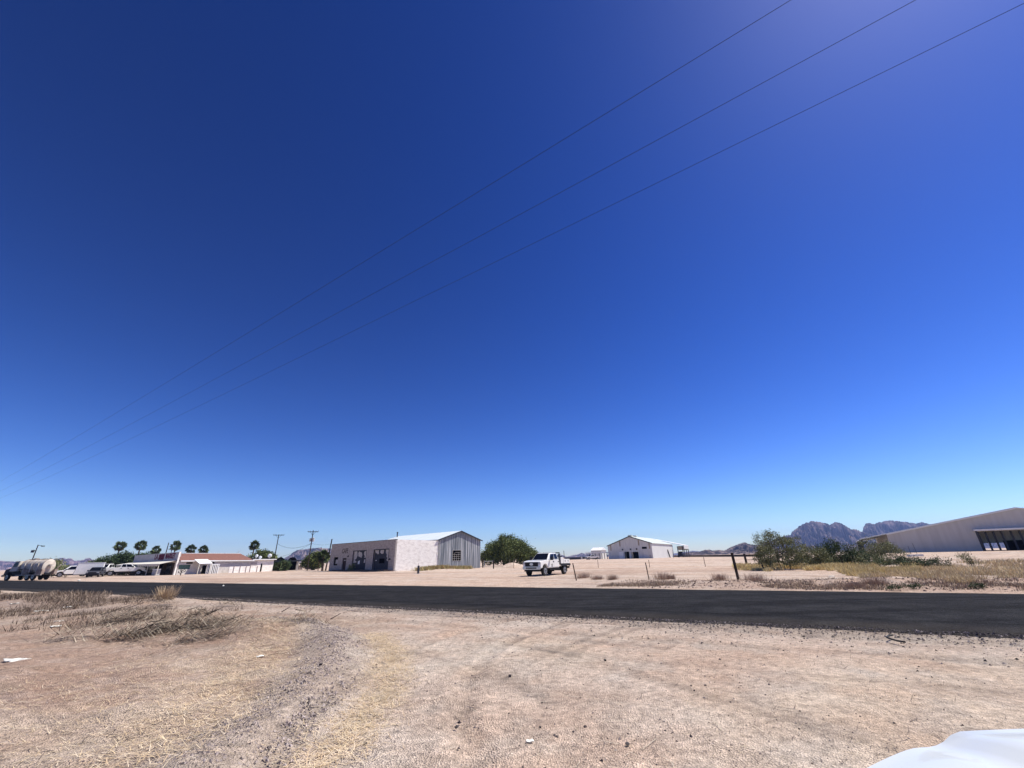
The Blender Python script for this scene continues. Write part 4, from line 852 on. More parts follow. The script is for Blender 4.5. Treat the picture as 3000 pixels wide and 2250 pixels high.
def palm(px, py, Y, r, lab, gr='fan palms behind the store', dead=True):
    P = AT(px, py, Y); o = empty('palm_tree', (P.x, P.y, 0), rng.uniform(0, 6), lab, 'palm tree', gr)
    h = P.z; mb = MB(); k = 8
    for i in range(k): mb.tube((.04*i, 0, h*i/k-.1), (.04*(i+1), 0, h*(i+1)/k), .24-.01*i, .235-.01*i, 8)
    mb.build('trunk', 'palm_bark', o)
    def fronds(n, emin, emax, L0, name, cols):
        V = []; C = []; 
        for i in range(n):
            a = rng.uniform(0, 2*math.pi); e = rng.uniform(emin, emax); L = L0*rng.uniform(.72, 1.0); d = np.array([math.cos(a)*math.cos(e), math.sin(a)*math.cos(e), math.sin(e)])
            s = np.array([-math.sin(a), math.cos(a), 0]); u_ = np.cross(s, d); rl = rng.uniform(-1.4, 1.4); s = s*math.cos(rl)+u_*math.sin(rl); u_ = np.cross(s, d); c0 = np.array([.3, 0, h])+d*L*.42; V0_ = np.array([.3, 0, h])
            V += [V0_-s*.02, V0_+s*.02, c0+s*.02, c0-s*.02]; C += [cols[0]]*4
            for j in range(9):
                t = (j-4)/4*1.15; q = d*math.cos(t)+s*math.sin(t); l = L*.58*(1-.25*abs(t)); dr = np.array([0, 0, -1])*l*.12
                w_ = np.cross(q, u_)*.09*L/1.5
                V += [c0-w_*.4, c0+q*l*.6-w_, c0+q*l+dr, c0+q*l*.6+w_]; C += [np.array(cols[rng.integers(0, len(cols))])*rng.uniform(.7, 1.2)]*4
        npmesh(name, V, np.arange(len(V)).reshape(-1, 4), 'leaf', np.array(C), o)
    fronds(60, -.8, 1.5, r*1.08, 'fronds', [(.045, .065, .028), (.03, .045, .022), (.07, .09, .04)])
    if dead: fronds(26, -1.45, -.7, r*.85, 'dead_fronds', [(.075, .06, .04), (.05, .045, .03)])
    return o
for px, py, Y, r, lab in ((355.5, 1601, 140, 1.95, 'leftmost palm, rising above the left part of the dark hedge'), (410, 1599, 140, 1.95, 'palm above the right end of the dark hedge'), (460, 1613, 150, 1.9, 'palm peeking over the grey store front between sign and aerial'), (515, 1600, 145, 1.95, 'palm directly above the right end of the store sign'), (557, 1610.5, 150, 1.9, 'left one of the pair of palms over the red roof'), (595.5, 1611.5, 150, 1.85, 'right one of the pair of palms over the red roof'), (744, 1598, 140, 1.9, 'lone palm rising out of the green trees right of the red roof')):
    palm(px, py, Y, r, lab)
palm(950, 1631, 97, 1.7, 'short palm with dead skirt hard against the left side of the cafe', None)
tr_ = G(830, 1672); o = palm(826, 1661, 108, 1.6, 'trunkless pale palm growing beneath the dark carport edge', None, False)

# ------------------------------------------------------------------ poles and wires
def pole(top, Y, lab, cat='utility pole', arm=None, r=.14, name='utility_pole', tilt=(0, 0), m='wood_pole', armz=.35, gr=None):
    P = AT(top[0], top[1], Y); g0 = gz(P.x, P.y); o = empty(name, (P.x, P.y, g0), 0, lab, cat, gr); h = P.z-g0
    MB().tube((-tilt[0], -tilt[1], -.3), (0, 0, h), r, r*.7, 10).build('pole', m, o)
    if arm:
        a = arm; dirv = Vector((math.cos(a[1]), math.sin(a[1]), 0))*(a[0]/2); c = Vector((0, 0, h-armz))
        MB().bar(c-dirv, c+dirv, .12, .14).build('crossarm', m, o)
        for f in (-1, -.55, .55, 1):
            q = c+dirv*f; MB().tube((q.x, q.y, q.z+.06), (q.x, q.y, q.z+.28), .06, .035, 8).build('insulator', 'insulator', o)
        mb = MB(); mb.bar(c-dirv*.55, (0, 0, h-armz-.8), .05, .05); mb.bar(c+dirv*.55, (0, 0, h-armz-.8), .05, .05); mb.build('brace', m, o)
    return o, P
p1, T1_ = pole((817, 1566), 120, 'utility pole with crossarm rising from the right end of the annex', arm=(2.6, .35), armz=.15)
p2, T2_ = pole((918, 1553.5), 105, 'utility pole carrying a grey transformer, left of the cafe', arm=(2.3, .2))
h2 = T2_.z
tf = MB().tube((.36, -.1, h2-2.55), (.36, -.1, h2-1.75), .27, n=14).tube((.36, -.1, h2-1.75), (.36, -.1, h2-1.66), .29, .15, 14).build('transformer', 'transformer_grey', p2)
MB().tube((-.35, .1, h2-2.5), (-.35, .1, h2-1.8), .25, n=14).bar((-.35, .1, h2-2.1), (.36, 0, h2-2.1), .08, .1).build('transformer', 'transformer_grey', p2)
p3, T3_ = pole((941.5, 1603), 100, 'thin lamp pole with a small lamp, between shrub and short palm', cat='lamp pole', r=.09, name='lamp_pole', m='rust_steel')
MB().bar((0, 0, T3_.z-.6), (.5, -.2, T3_.z-.75), .06, .06).ell((.55, -.2, T3_.z-.9), (.16, .16, .26)).build('lamp', 'lamp_glass', p3)
p4, T4_ = pole((972.8, 1579), 99.5, 'bare leaning pole standing just behind the left corner of the cafe', r=.17, tilt=(.5, 0), cat='pole')
p5, T5_ = pole((112, 1596), 108, 'distant pole with lamp arms behind the tanker truck', arm=None, r=.13, cat='lamp pole', name='lamp_pole')
h5 = T5_.z; MB().bar((0, 0, h5-.1), (.9, .3, h5-.25), .08, .08).box(.7, 1.35, .1, .4, h5-.42, h5-.22).build('lamp_arm', 'wood_pole', p5)
MB().bar((0, 0, h5-1.4), (-.6, 0, h5-1.1), .06, .06).box(-.95, -.5, -.2, .2, h5-1.75, h5-1.2).build('floodlight', 'trim_dark', p5)
p6, T6_ = pole((494.5, 1590), 190, 'tall thin pole behind the store sign', r=.22, cat='pole')
p7, T7_ = pole((504, 1608), 210, 'crossarm pole partly hidden behind the palm at the end of the sign', arm=(3.6, .1), armz=.1, r=.16)
p8, T8_ = pole((424.5, 1618.5), 100, 'short dark aerial at the left end of the store roof', r=.07, cat='aerial', name='aerial')
p9, T9_ = pole((752, 1603), 160, 'crossarm pole just right of the lone palm', arm=(2.2, .2), armz=.4, r=.12)
p10, T10_ = pole((700, 1612), 118, 'thin mast with two prongs behind the red roof ridge', r=.04, cat='aerial', name='aerial', m='transformer_grey')
MB().path([(-.3, 0, T10_.z-.6), (0, 0, T10_.z-.3), (.3, 0, T10_.z-.1)], .03).build('prong', 'transformer_grey', p10)
def wire(a, b, sag, r, lab, gr, name='power_line'):
    n = 40; mb = MB(); a = Vector(a); b = Vector(b); pts = []
    for i in range(n+1):
        t = i/n; p = a.lerp(b, t); p.z -= sag*4*t*(1-t); pts.append(p)
    mb.path(pts, r, 5); o = mb.build(name, 'wire', None); return tag(o, lab, 'power line', gr)
def lower(T, d): return (T.x, T.y, T.z-d)
wire(lower(T1_, 2.3), lower(T2_, 2.9), 1.1, .03, 'upper sagging service wire between the crossarm pole and the transformer pole', 'service wires between the poles', 'service_wire')
wire(lower(T1_, 5.9), lower(T2_, 3.0), .5, .022, 'lower service wire climbing from the annex to the transformer pole', 'service wires between the poles', 'service_wire')
wire(lower(T2_, 2.9), lower(T4_, 1.0), .3, .016, 'faint wire from the transformer pole to the bare leaning pole', 'service wires between the poles', 'service_wire')
# three overhead lines
zw_ = 9.6; dv = ray(-430, 1683); vdir = Vector((dv[0], dv[1], 0)).normalized()
wdat = [(1356, 590, 0.0, 'upper left overhead power line, crossing the whole sky'), (1356, 719, 0.0, 'middle one of the three overhead power lines'), (1356, 814, 0.0, 'lowest right one of the three overhead power lines')]
ends = []
for px, py, dz, lab in wdat:
    q = G(px, py, zw_) if False else None
    d = ray(px, py); t = (zw_-EYE)/d[2]; Q = Vector((d[0]*t, d[1]*t, zw_))
    near = Q-vdir*55; far = Q+vdir*150
    n = 90; pts = []
    for i in range(n+1):
        t = i/n; p = near.lerp(far, t); s = (p-Q).dot(vdir)
        p.z = zw_+.00016*(s-15)**2*(1 if s > 0 else .6)-.02
        pts.append(p)
    mb = MB(); mb.path(pts, .0045, 5); o = mb.build('power_line', 'wire', None); tag(o, lab, 'power line', 'overhead lines along the road'); ends.append((pts[0], pts[-1]))

# ------------------------------------------------------------------ vehicles
def wheel(parent, x, y, r, wd, side):
    o = MB().tube((x, y-wd/2, r), (x, y+wd/2, r), r, n=26).build('wheel', 'tyre', parent, bevel=.03)
    ys = y+side*wd/2
    MB().tube((x, ys-side*.02, r), (x, ys+side*.015, r), r*.60, n=22).build('rim', 'rim', o)
    mb = MB(); 
    for k in range(8):
        t = k*math.pi/4; mb.tube((x+math.cos(t)*r*.4, ys+side*.012, r+math.sin(t)*r*.4), (x+math.cos(t)*r*.4, ys+side*.022, r+math.sin(t)*r*.4), r*.09, n=8)
    mb.tube((x, ys+side*.01, r), (x, ys+side*.05, r), r*.16, n=12); mb.build('rim_hole', 'black', o)
    return o
def side_profile(pts, arches, zb):
    """pts: upper outline from rear-bottom to front-bottom; arches cut from the bottom edge, front to rear"""
    P = list(pts)
    for (cx, cz, r) in sorted(arches, key=lambda a: -a[0]):
        a0 = math.asin(min(1, max(-1, (zb-cz)/r)))
        for k in range(13):
            t = a0+(math.pi-2*a0)*k/12; P.append((cx+r*math.cos(t), cz+r*math.sin(t)))
    return P
def body_from(profile, hw_, name, m, parent, bevel=.05):
    mb = MB(); mb.prism([(x, -hw_, z) for x, z in profile], (0, 2*hw_, 0)); o = mb.build(name, m, parent, smooth=True, bevel=bevel); return o
def cab(parent, x0, x1, xt0, xt1, zb, zt, hwb, hwt, m='car_white'):
    mb = MB(); mb.hexa([(x0, -hwb, zb), (x1, -hwb, zb), (x1, hwb, zb), (x0, hwb, zb), (xt0, -hwt, zt), (xt1, -hwt, zt), (xt1, hwt, zt), (xt0, hwt, zt)])
    o = mb.build('cab', m, parent, smooth=True, bevel=.06)
    def sp(u, v, side):
        b0 = Vector((x0+(x1-x0)*u, side*hwb, zb)); t0 = Vector((xt0+(xt1-xt0)*u, side*hwt, zt)); return b0.lerp(t0, v)
    def fr(u, v, front):
        xb, xt = (x1, xt1) if front else (x0, xt0)
        return Vector((xb, -hwb+2*hwb*u, zb)).lerp(Vector((xt, -hwt+2*hwt*u, zt)), v)
    return o, sp, fr
def glass(parent, pts, off, name='window', m='glass_dark'):
    off = Vector(off); return MB().prism([Vector(p)+off*.2 for p in pts], off).build(name, m, parent)
def pickup(label, loc, heading, kind='bed', cat='pickup truck', name='pickup_truck', group=None, hi=True, logo=False, lift=0.0):
    # heading: azimuth clockwise from +Y; local +x is forward
    o = empty(name, loc, math.pi/2-heading, label, cat, group); z = lift
    xr_ = -.95 if kind == 'flat' else -3.15
    zb = .62+z; r = .42
    top = [(xr_, zb), (xr_, 1.36+z), (1.25, 1.36+z), (1.45, 1.37+z), (2.3, 1.33+z), (2.86, 1.26+z), (2.99, 1.16+z), (3.02, zb)]
    ar = [(2.08, .46+z*.4, .56)]+([(-2.1, .46+z*.4, .56)] if kind != 'flat' else [])
    body_from(side_profile(top, ar, zb), 1.0, 'body', 'car_white', o, .06)
    co_, sp, fr = cab(o, -.93, 1.45, -.78, .62, 1.34+z, 2.02+z, .95, .76)
    for s in (-1, 1):
        off = (0, s*.02, 0)
        glass(o, [sp(.08, .14, s), sp(.40, .14, s), sp(.42, .86, s), sp(.10, .86, s)][::s], off); glass(o, [sp(.45, .14, s), sp(.85, .14, s), sp(.90, .80, s), sp(.47, .86, s)][::s], off)
        MB().bar((1.05, s*1.0, 1.36+z), (1.05, s*1.18, 1.42+z), .06, .05).box(.98, 1.12, min(s*1.12, s*1.34), max(s*1.12, s*1.34), 1.33+z, 1.66+z).build('wing_mirror', 'black', o)
        dp = MB().box(.18, 1.18, min(s*1.002, s*1.008), max(s*1.002, s*1.008), .72+z, 1.33+z).build('door', 'car_white', o)
        MB().box(.28, .46, min(s*1.01, s*1.035), max(s*1.01, s*1.035), 1.14+z, 1.24+z).build('door_handle', 'black', dp)
        dp = MB().box(-.88, .14, min(s*1.002, s*1.008), max(s*1.002, s*1.008), .72+z, 1.33+z).build('door', 'car_white', o)
        MB().box(-.78, -.6, min(s*1.01, s*1.035), max(s*1.01, s*1.035), 1.14+z, 1.24+z).build('door_handle', 'black', dp)
        MB().box(2.55, 3.03, min(s*.70, s*.985), max(s*.70, s*.985), .98+z, 1.18+z).build('headlight', 'lamp_glass', o, bevel=.03)
        MB().box(-.9, 1.2, min(s*.86, s*1.04), max(s*.86, s*1.04), .44+z, .52+z).build('running_board', 'black', o)
        if logo: 
            mb = MB()
            for k, wl in enumerate((.12, .42, .46, .3, .36)): mb.box(.68-wl/2, .68+wl/2, min(s*1.009, s*1.012), max(s*1.009, s*1.012), 1.06-.07*k, 1.095-.07*k)
            mb.build('door_lettering', 'faded_paint', dp)
    glass(o, [fr(.06, .10, True), fr(.94, .10, True), fr(.94, .90, True), fr(.06, .90, True)], (.02, 0, .012), 'windscreen')
    glass(o, [fr(.12, .2, False), fr(.88, .2, False), fr(.88, .84, False), fr(.12, .84, False)], (-.02, 0, .0), 'rear_window')
    g_ = MB().box(3.0, 3.045, -.72, .72, .80+z, 1.17+z).build('grille', 'grille', o)
    vs = MB(); vs.tube((3.046, 0, .99+z), (3.06, 0, .99+z), .16, n=20); e_ = vs.build('emblem', 'chrome', g_); e_.scale = (1, 1.25, .75); e_.location = (0, 0, (.99+z)*.25)
    MB().box(2.95, 3.12, -1.0, 1.0, .52+z, .78+z).build('front_bumper', 'chrome', o, bevel=.04)
    MB().box(3.121, 3.13, -.6, .6, .60+z, .71+z).box(2.8, 3.0, -.85, .85, .34+z, .5+z).build('air_dam', 'black', o)
    MB().box(-3.1, 2.7, -.42, .42, .36+z, .62+z).build('chassis', 'black', o)
    for x in (2.08, -2.1):
        for s in (-1, 1): wheel(o, x, s*.86, r+z*.4, .27, s)
    MB().tube((-2.1, -.8, .45), (-2.1, .8, .45), .09).tube((2.08, -.8, .45), (2.08, .8, .45), .08).build('axle', 'black', o)
    if kind == 'bed':
        MB().box(-3.08, -1.02, -.84, .84, 1.362+z, 1.368+z).build('bed_shade_plate', 'darkness', o)  # dark plate on the solid top stands in for the shaded open bed
        mb = MB().box(-3.2, -3.15, -.98, -.84, .95+z, 1.28+z).box(-3.2, -3.15, .84, .98, .95+z, 1.28+z); mb.build('tail_light', 'red_lens', o)
        MB().box(-3.3, -3.14, -.98, .98, .50+z, .70+z).build('rear_bumper', 'chrome', o, bevel=.03)
    if kind == 'flat':
        fb_ = MB().box(-3.35, -1.05, -1.08, 1.08, .93, 1.02).box(-3.35, -1.05, -1.09, -1.04, .82, .93).box(-3.35, -1.05, 1.04, 1.09, .82, .93).build('flatbed', 'black', o)
        MB().box(-1.12, -1.05, -1.0, -.92, 1.02, 2.1).box(-1.12, -1.05, .92, 1.0, 1.02, 2.1).box(-1.12, -1.05, -1.0, 1.0, 2.02, 2.12).box(-1.12, -1.05, -.4, -.34, 1.02, 2.02).box(-1.12, -1.05, .34, .4, 1.02, 2.02).build('headache_rack', 'black', fb_)
        for s in (-1, 1):
            tb_ = MB().box(-1.72, -1.2, min(s*.62, s*1.06), max(s*.62, s*1.06), 1.03, 1.66).build('toolbox', 'car_white', o, bevel=.02)
            tb_ = MB().box(-3.25, -1.76, min(s*.62, s*1.06), max(s*.62, s*1.06), 1.03, 1.46).build('toolbox', 'car_white', o, bevel=.02)
            MB().box(-2.2, -2.1, min(s*1.06, s*1.075), max(s*1.06, s*1.075), 1.2, 1.36).box(-2.9, -2.8, min(s*1.06, s*1.075), max(s*1.06, s*1.075), 1.2, 1.36).build('latch', 'black', tb_)
            MB().box(-2.62, -2.58, min(s*.55, s*1.02), max(s*.55, s*1.02), .25, .82).build('mud_flap', 'black', o)
        MB().box(-2.4, -1.8, -.45, .45, 1.03, 1.7).tube((-2.8, -.3, 1.5), (-2.8, .3, 1.5), .3, n=16).build('pump_unit', 'black', o)
        MB().tube((-2.75, .1, 1.6), (-2.75, .1, 1.98), .16, n=12).build('work_light', 'transformer_grey', o)
        MB().tube((-3.1, .5, 1.02), (-3.1, .5, 2.3), .03).build('antenna', 'black', o)
        MB().box(-3.42, -3.35, -.9, .9, .55, .75).bar((-3.3, 1.0, .95), (-3.1, 1.0, .6), .06, .06).build('rear_bumper', 'black', o)
        MB().box(-.35, .25, -.35, .35, 2.03, 2.08).build('light_bar', 'transformer_grey', o)
    return o
hd = R_(213); fw = Vector((2.75, 44.6, 0)); fdir = Vector((math.sin(hd), math.cos(hd), 0)); ldir = Vector((math.sin(hd-math.pi/2), math.cos(hd-math.pi/2), 0))
ctr = fw-fdir*2.08-ldir*.86
pickup('white crew cab work truck with black flatbed and white toolboxes, alone on the lot', (ctr.x, ctr.y, gz(ctr.x, ctr.y)), hd, 'flat', 'work truck', 'flatbed_truck', logo=True, lift=.06)
hd = R_(55); rw = Vector((-78.1, 87.1, 0)); c = rw+Vector((math.sin(hd), math.cos(hd), 0))*2.1; pickup('white crew cab pickup parked side on, right end of the row, nose to the porch', (c.x-.2, c.y+.6, .1), hd, 'bed', lift=.1)
hd = R_(250); hd = R_(165); c = AT(306, 1680, 91.5); pickup('white pickup half hidden behind the side-on white pickup', (c.x, c.y, .15), hd, 'bed', lift=.1)
# white suv at the left end
def suv(loc, heading, label, m='car_white', cat='suv', name='suv', sc=1.0):
    o = empty(name, loc, math.pi/2-heading, label, cat); zb = .42
    top = [(-2.35, zb), (-2.4, 1.1), (1.15, 1.08), (2.15, .98), (2.38, .85), (2.4, zb)]
    body_from(side_profile(top, [(1.45, .38, .46), (-1.4, .38, .46)], zb), .96, 'body', m, o, .06)
    c_, sp, fr = cab(o, -2.32, 1.25, -2.05, .45, 1.06, 1.74, .93, .74, m)
    for s in (-1, 1):
        off = (0, s*.02, 0)
        for u0, u1 in ((.04, .28), (.31, .57), (.60, .92)): glass(o, [sp(u0, .14, s), sp(u1, .14, s), sp(u1, .84, s), sp(u0, .84, s)][::s], off)
        MB().box(.85, 1.0, min(s*.95, s*1.18), max(s*.95, s*1.18), 1.08, 1.26).build('wing_mirror', 'black', o)
        MB().box(2.05, 2.40, min(s*.6, s*.93), max(s*.6, s*.93), .74, .88).build('headlight', 'lamp_glass', o)
        for x in (1.45, -1.4): wheel(o, x, s*.82, .38, .24, s)
    glass(o, [fr(.06, .1, True), fr(.94, .1, True), fr(.94, .9, True), fr(.06, .9, True)], (.02, 0, .01), 'windscreen')
    MB().box(2.39, 2.42, -.6, .6, .62, .84).build('grille', 'grille', o); MB().box(2.33, 2.46, -.92, .92, .36, .56).build('front_bumper', 'black', o)
    MB().box(-2.2, 2.2, -.6, .6, .24, .44).build('chassis', 'black', o); o.scale = (sc, sc, sc)
    return o
c = AT(208, 1685, 88.0); suv((c.x, c.y, .1), R_(222), 'white suv at the left end of the parked row, left of the box trailer', sc=1.12)
c = AT(278, 1688, 84.0); suv((c.x, c.y, .05), R_(150), 'dark grey car parked between the box trailer and the white pickup', m='block' if False else 'steel_dark', cat='car', name='parked_car', sc=.95)
# box trailer
c = AT(254, 1690, 84.5); tr = empty('box_trailer', (c.x, c.y, .05), R_(90-52), 'white enclosed box trailer with slanted grey nose beside the suv', 'trailer')
MB().prism([(-2.9, -1.05, .55), (3.0, -1.05, .55), (3.0, -1.05, 2.75), (-2.55, -1.05, 2.75)], (0, 2.1, 0)).build('body', 'white_paint', tr, bevel=.04)
MB().prism([(-2.93, -1.0, .7), (-2.58, -1.0, 2.65), (-2.58, 1.0, 2.65), (-2.93, 1.0, .7)], (-.03, 0, 0)).build('nose_panel', 'steel_dark', tr)
MB().box(-2.6, 3.1, -1.08, 1.08, 2.76, 2.86).build('roof', 'white_paint', tr)
for s in (-1, 1):
    for x in (.4,): wheel(tr, x, s*.98, .36, .22, s)
    MB().box(-.1, .9, min(s*.95, s*1.12), max(s*.95, s*1.12), .74, .80).build('mudguard', 'transformer_grey', tr)
tr.scale = (.64, .86, .86); MB().box(-2.9, 3.0, -.9, .9, .42, .55).bar((-2.9, 0, .48), (-4.1, 0, .48), .12, .1).build('chassis', 'black', tr)
# tanker truck at the far left
hd = R_(276); c = AT(76, 1700, 70.5); tk = empty('water_truck', (c.x, c.y, .03), math.pi/2-hd, 'dusty cream water tanker truck with rear toolboxes at the far left', 'tanker truck')
tk.scale = (.78, .9, 1)
MB().box(-4.4, 3.6, -.45, .45, .75, 1.0).build('chassis', 'black', tk)
for x in (2.9, -1.6, -2.9):
    for s in (-1, 1): wheel(tk, x, s*1.0, .50, .3, s)
body_from([(1.9, .85), (1.9, 1.9), (2.5, 1.9), (3.1, 1.75), (4.1, 1.55), (4.2, .8), (3.55, .75), (3.4, 1.05), (2.9, 1.2), (2.4, 1.05), (2.2, .75)], .95, 'bonnet', 'steel_dark', tk, .05)
_, sp, fr = cab(tk, 1.3, 2.95, 1.35, 2.45, 1.3, 2.75, 1.12, 1.0, 'tank_cream')
for s in (-1, 1): glass(tk, [sp(.25, .45, s), sp(.88, .45, s), sp(.84, .88, s), sp(.25, .88, s)][::s], (0, s*.02, 0))
glass(tk, [fr(.06, .35, True), fr(.94, .35, True), fr(.94, .9, True), fr(.06, .9, True)], (.02, 0, .01), 'windscreen')
MB().box(4.15, 4.3, -1.1, 1.1, .55, .85).build('front_bumper', 'chrome', tk)
o_ = MB().tube((-4.0, 0, 1.95), (1.0, 0, 1.95), 1.0, n=28).tube((-4.15, 0, 1.95), (-4.0, 0, 1.95), .8, 1.0, 28).tube((1.0, 0, 1.95), (1.12, 0, 1.95), 1.0, .8, 28).build('tank', 'tank_cream', tk, smooth=True)
for x in (-3.9, -1.9, -.3, .9): MB().tube((x-.05, 0, 1.95), (x+.05, 0, 1.95), 1.03, n=28).build('tank_band', 'rusty_box', o_)
MB().tube((-.6, 0, 2.9), (-.6, 0, 3.12), .35, n=16).tube((-2.6, 0, 2.9), (-2.6, 0, 3.05), .3, n=16).box(-3.6, .8, -.2, .2, 2.95, 3.0).build('manhole', 'rusty_box', o_)
for s in (-1, 1):
    MB().box(-1.5, -.3, min(s*.75, s*1.2), max(s*.75, s*1.2), .85, 1.55).build('side_box', 'rusty_box', tk, bevel=.03)
    MB().box(-4.6, -3.3, min(s*.75, s*1.22), max(s*.75, s*1.22), .8, 1.5).build('side_box', 'rusty_box', tk, bevel=.03)
    for x in (-1.65, -.2, -3.2): MB().bar((x, s*1.1, .8), (x+.25, s*1.0, 2.4), .12, .1).build('frame_strut', 'tank_cream', tk)
    MB().box(-4.6, 1.0, min(s*1.05, s*1.2), max(s*1.05, s*1.2), .70, .80).build('side_rail', 'tank_cream', tk)
    MB().box(-.2, 1.9, min(s*.6, s*1.1), max(s*.6, s*1.1), .6, 1.15).build('fuel_tank', 'black', tk)
    MB().box(-1.1, 1.0, min(s*1.0, s*1.08), max(s*1.0, s*1.08), 1.5, 1.62).build('hose_rail', 'steel_dark', tk)
for x in (-1.6, -2.9): 
    for s in (-1, 1): MB().box(x-.6, x+.6, min(s*.8, s*1.2), max(s*.8, s*1.2), 1.06, 1.12).build('mudguard', 'black', tk)
MB().bar((-4.3, -1.1, 1.5), (-5.0, -1.1, 2.1), .1, .1).tube((-4.5, 0, 1.9), (-4.5, 0, 2.2), .4, n=14).build('rear_gear', 'tank_cream', tk)
# small white vehicle far off under the left carport of the barn
c = AT(1735, 1637, 200); pickup('tiny white pickup parked under the white carport beside the barn', (c.x, c.y, gz(c.x, c.y)), R_(250), 'bed')

# own car, only its front corner shows
def own_car():
    o = empty('parked_car', (0, 0, 0), 0, 'white car bonnet corner close in the bottom right corner', 'car')
    nx, ny = 60, 60; X0, X1, Ytop, Y0 = .78, 2.95, 1.79, .10; V = []
    for j in range(ny+1):
        for i in range(nx+1):
            a = i/nx; b = j/ny
            x = X0+(X1-X0)*a
            s = min(a, 1-a)*2
            cor = (1-min(1, min(x-X0, X1-x)/.68))**1.3
            ye = Ytop-.31*cor-.02*(1-s)
            y = Y0+(ye-Y0)*b
            z = 1.045-.02*(1-s)**2
            z += .018*float(ss(1.42, 1.50, x)*ss(2.53, 2.45, x))          # raised centre of the bonnet
            z -= .035*float(ss(.82, 1.0, b))**2
            z -= .03*math.exp(-((x-1.38)/.07)**2)*(1-.6*b)
            z -= .05*float(ss(X0+.10, X0, x))+.05*float(ss(X1-.10, X1, x))
            V.append((x, y, z))
    top = len(V); n1 = nx+1
    F_ = [(j*n1+i, j*n1+i+1, (j+1)*n1+i+1, (j+1)*n1+i) for j in range(ny) for i in range(nx)]
    ring = [j*n1 for j in range(ny, -1, -1)][::-1]+[ny*n1+i for i in range(1, n1)]+[j*n1+nx for j in range(ny-1, -1, -1)]
    low = []
    for dz, sh in ((.06, .02), (.35, .04), (.72, .03)):
        prev = ring if not low else low[-1]; cur = []
        for k in ring:
            x, y, z = V[k]; cx, cy = 1.905, .4; d = Vector((x-cx, y-cy)); d.normalize(); cur.append(len(V)); V.append((x+d.x*sh, y+d.y*sh, z-dz))
        for a, b, c2, d2 in zip(prev, prev[1:], cur[1:], cur): F_.append((a, b, c2, d2))
        low.append(cur)
    mb = MB(); mb.v = V; mb.f = F_; mb.build('body', 'own_white', o, smooth=True)
    MB().box(X0, X1, -3.2, .08, .35, 1.03).build('rear_body', 'own_white', o, bevel=.08)
    _, sp, fr = cab(o, -3.0, -.1, -2.7, -.9, 1.06, 1.72, .9, .72, 'own_white'); _.location = (1.785, 0, 0); _.rotation_euler = (0, 0, R_(90)); _.location = (1.785, 0, 0)
    MB().prism([(1.0, -.12, 1.12), (2.57, -.12, 1.12), (2.4, -.85, 1.66), (1.17, -.85, 1.66)], (0, .02, .02)).build('windscreen', 'glass_dark', o)
    for x, s in ((X0+.12, -1), (X1-.12, 1)):
        for y in (.75, -2.3): w_ = MB().tube((x-.12, y, .36), (x+.12, y, .36), .36, n=24).build('wheel', 'tyre', o); MB().tube((x+s*.121, y, .36), (x+s*.13, y, .36), .22, n=20).build('rim', 'rim', w_)
        MB().box(min(x, x+s*.05), max(x, x+s*.05), 1.30, 1.42, .72, .86).build('headlight', 'lamp_glass', o)
    MB().box(1.3, 2.5, 1.72, 1.80, .45, .75).build('grille', 'grille', o)
own_car()
def GN(x, y):   # the small unevenness of the ground, as in ground()
    u, v = uv(x, y); r = np.hypot(x, y)
    off = np.maximum(ss(V1+.1, V1+1.6, v), 1-ss(V0-1.6, V0-.1, v)); near = 1-ss(60, 160, r)
    h = off*near*((fbm(x*.5, y*.5, 3, 1)-.5)*.10+(fbm(x*2.3, y*2.3, 3, 2)-.5)*.05)
    h = h+ss(-1.5, -5, x)*(1-ss(V0-2.2, V0-1, v))*(fbm(x*1.3, y*1.3, 4, 9)-.5)*.16
    h = h+ss(V1+2, V1+4, v)*(1-ss(36, 44, v))*ss(8, -3, u)*(fbm(x*1.1, y*1.1, 4, 12)-.5)*.28
    return h

# ------------------------------------------------------------------ fence posts and small things by the road
def tpost(px, py, ptop, lab, lean=(0, 0), r=.035, m='rust_steel'):
    P = G(px, py); o = empty('fence_post', P, 0, lab, 'fence post', 'thin steel fence posts on the lot')
    D = np.hypot(P.x, P.y); d = ray(*ptop); t = P.y/d[1]; h = EYE+d[2]*t-P.z; x_ = d[0]*t-P.x
    MB().tube((0, 0, -.2), (x_, 0, h), r, r, 6).bar((0, .03, -.1), (x_, .03, h-.02), .02, .02).build('post', m, o)
tpost(1690, 1701, (1678, 1650), 'leaning steel post nearest the flatbed truck', r=.04)
tpost(1902, 1697, (1891, 1648), 'leaning steel post in the weeds below the barn')
tpost(1753, 1663, (1751, 1641), 'thin steel post right of the flatbed truck, far out on the lot')
tpost(1904, 1663, (1900, 1640), 'thin steel post beyond the leaning one below the barn')
tpost(2067, 1660, (2061, 1632), 'thin steel post left of the big black post')
tpost(1505, 1665, (1505, 1648), 'thin steel post in front of the sand pile by the mesquite')
def wpost(px, py, ptop, lab, r):
    P = G(px, py); o = empty('wooden_post', P, 0, lab, 'post'); d = ray(*ptop); t = P.y/d[1]; h = EYE+d[2]*t-P.z; x_ = d[0]*t-P.x
    MB().tube((0, 0, -.3), (x_, 0, h), r, r*.96, 12).tube((x_, 0, h), (x_, 0, h+.02), r*.9, r*.7, 12).build('post', 'post_wood', o); return P, h
wpost(2164, 1699, (2144, 1620), 'stout black wooden post leaning left, nearest the road', .09)
PA, hA = wpost(2188, 1653, (2180, 1622.5), 'second black wooden post, holding the left end of the pipe gate', .17)
wpost(1446, 1666, (1446, 1640), 'dark wooden post between the metal shed and the mesquite', .12)
wpost(1415, 1663, (1413, 1636), 'thick dark post at the right corner of the metal shed', .13)
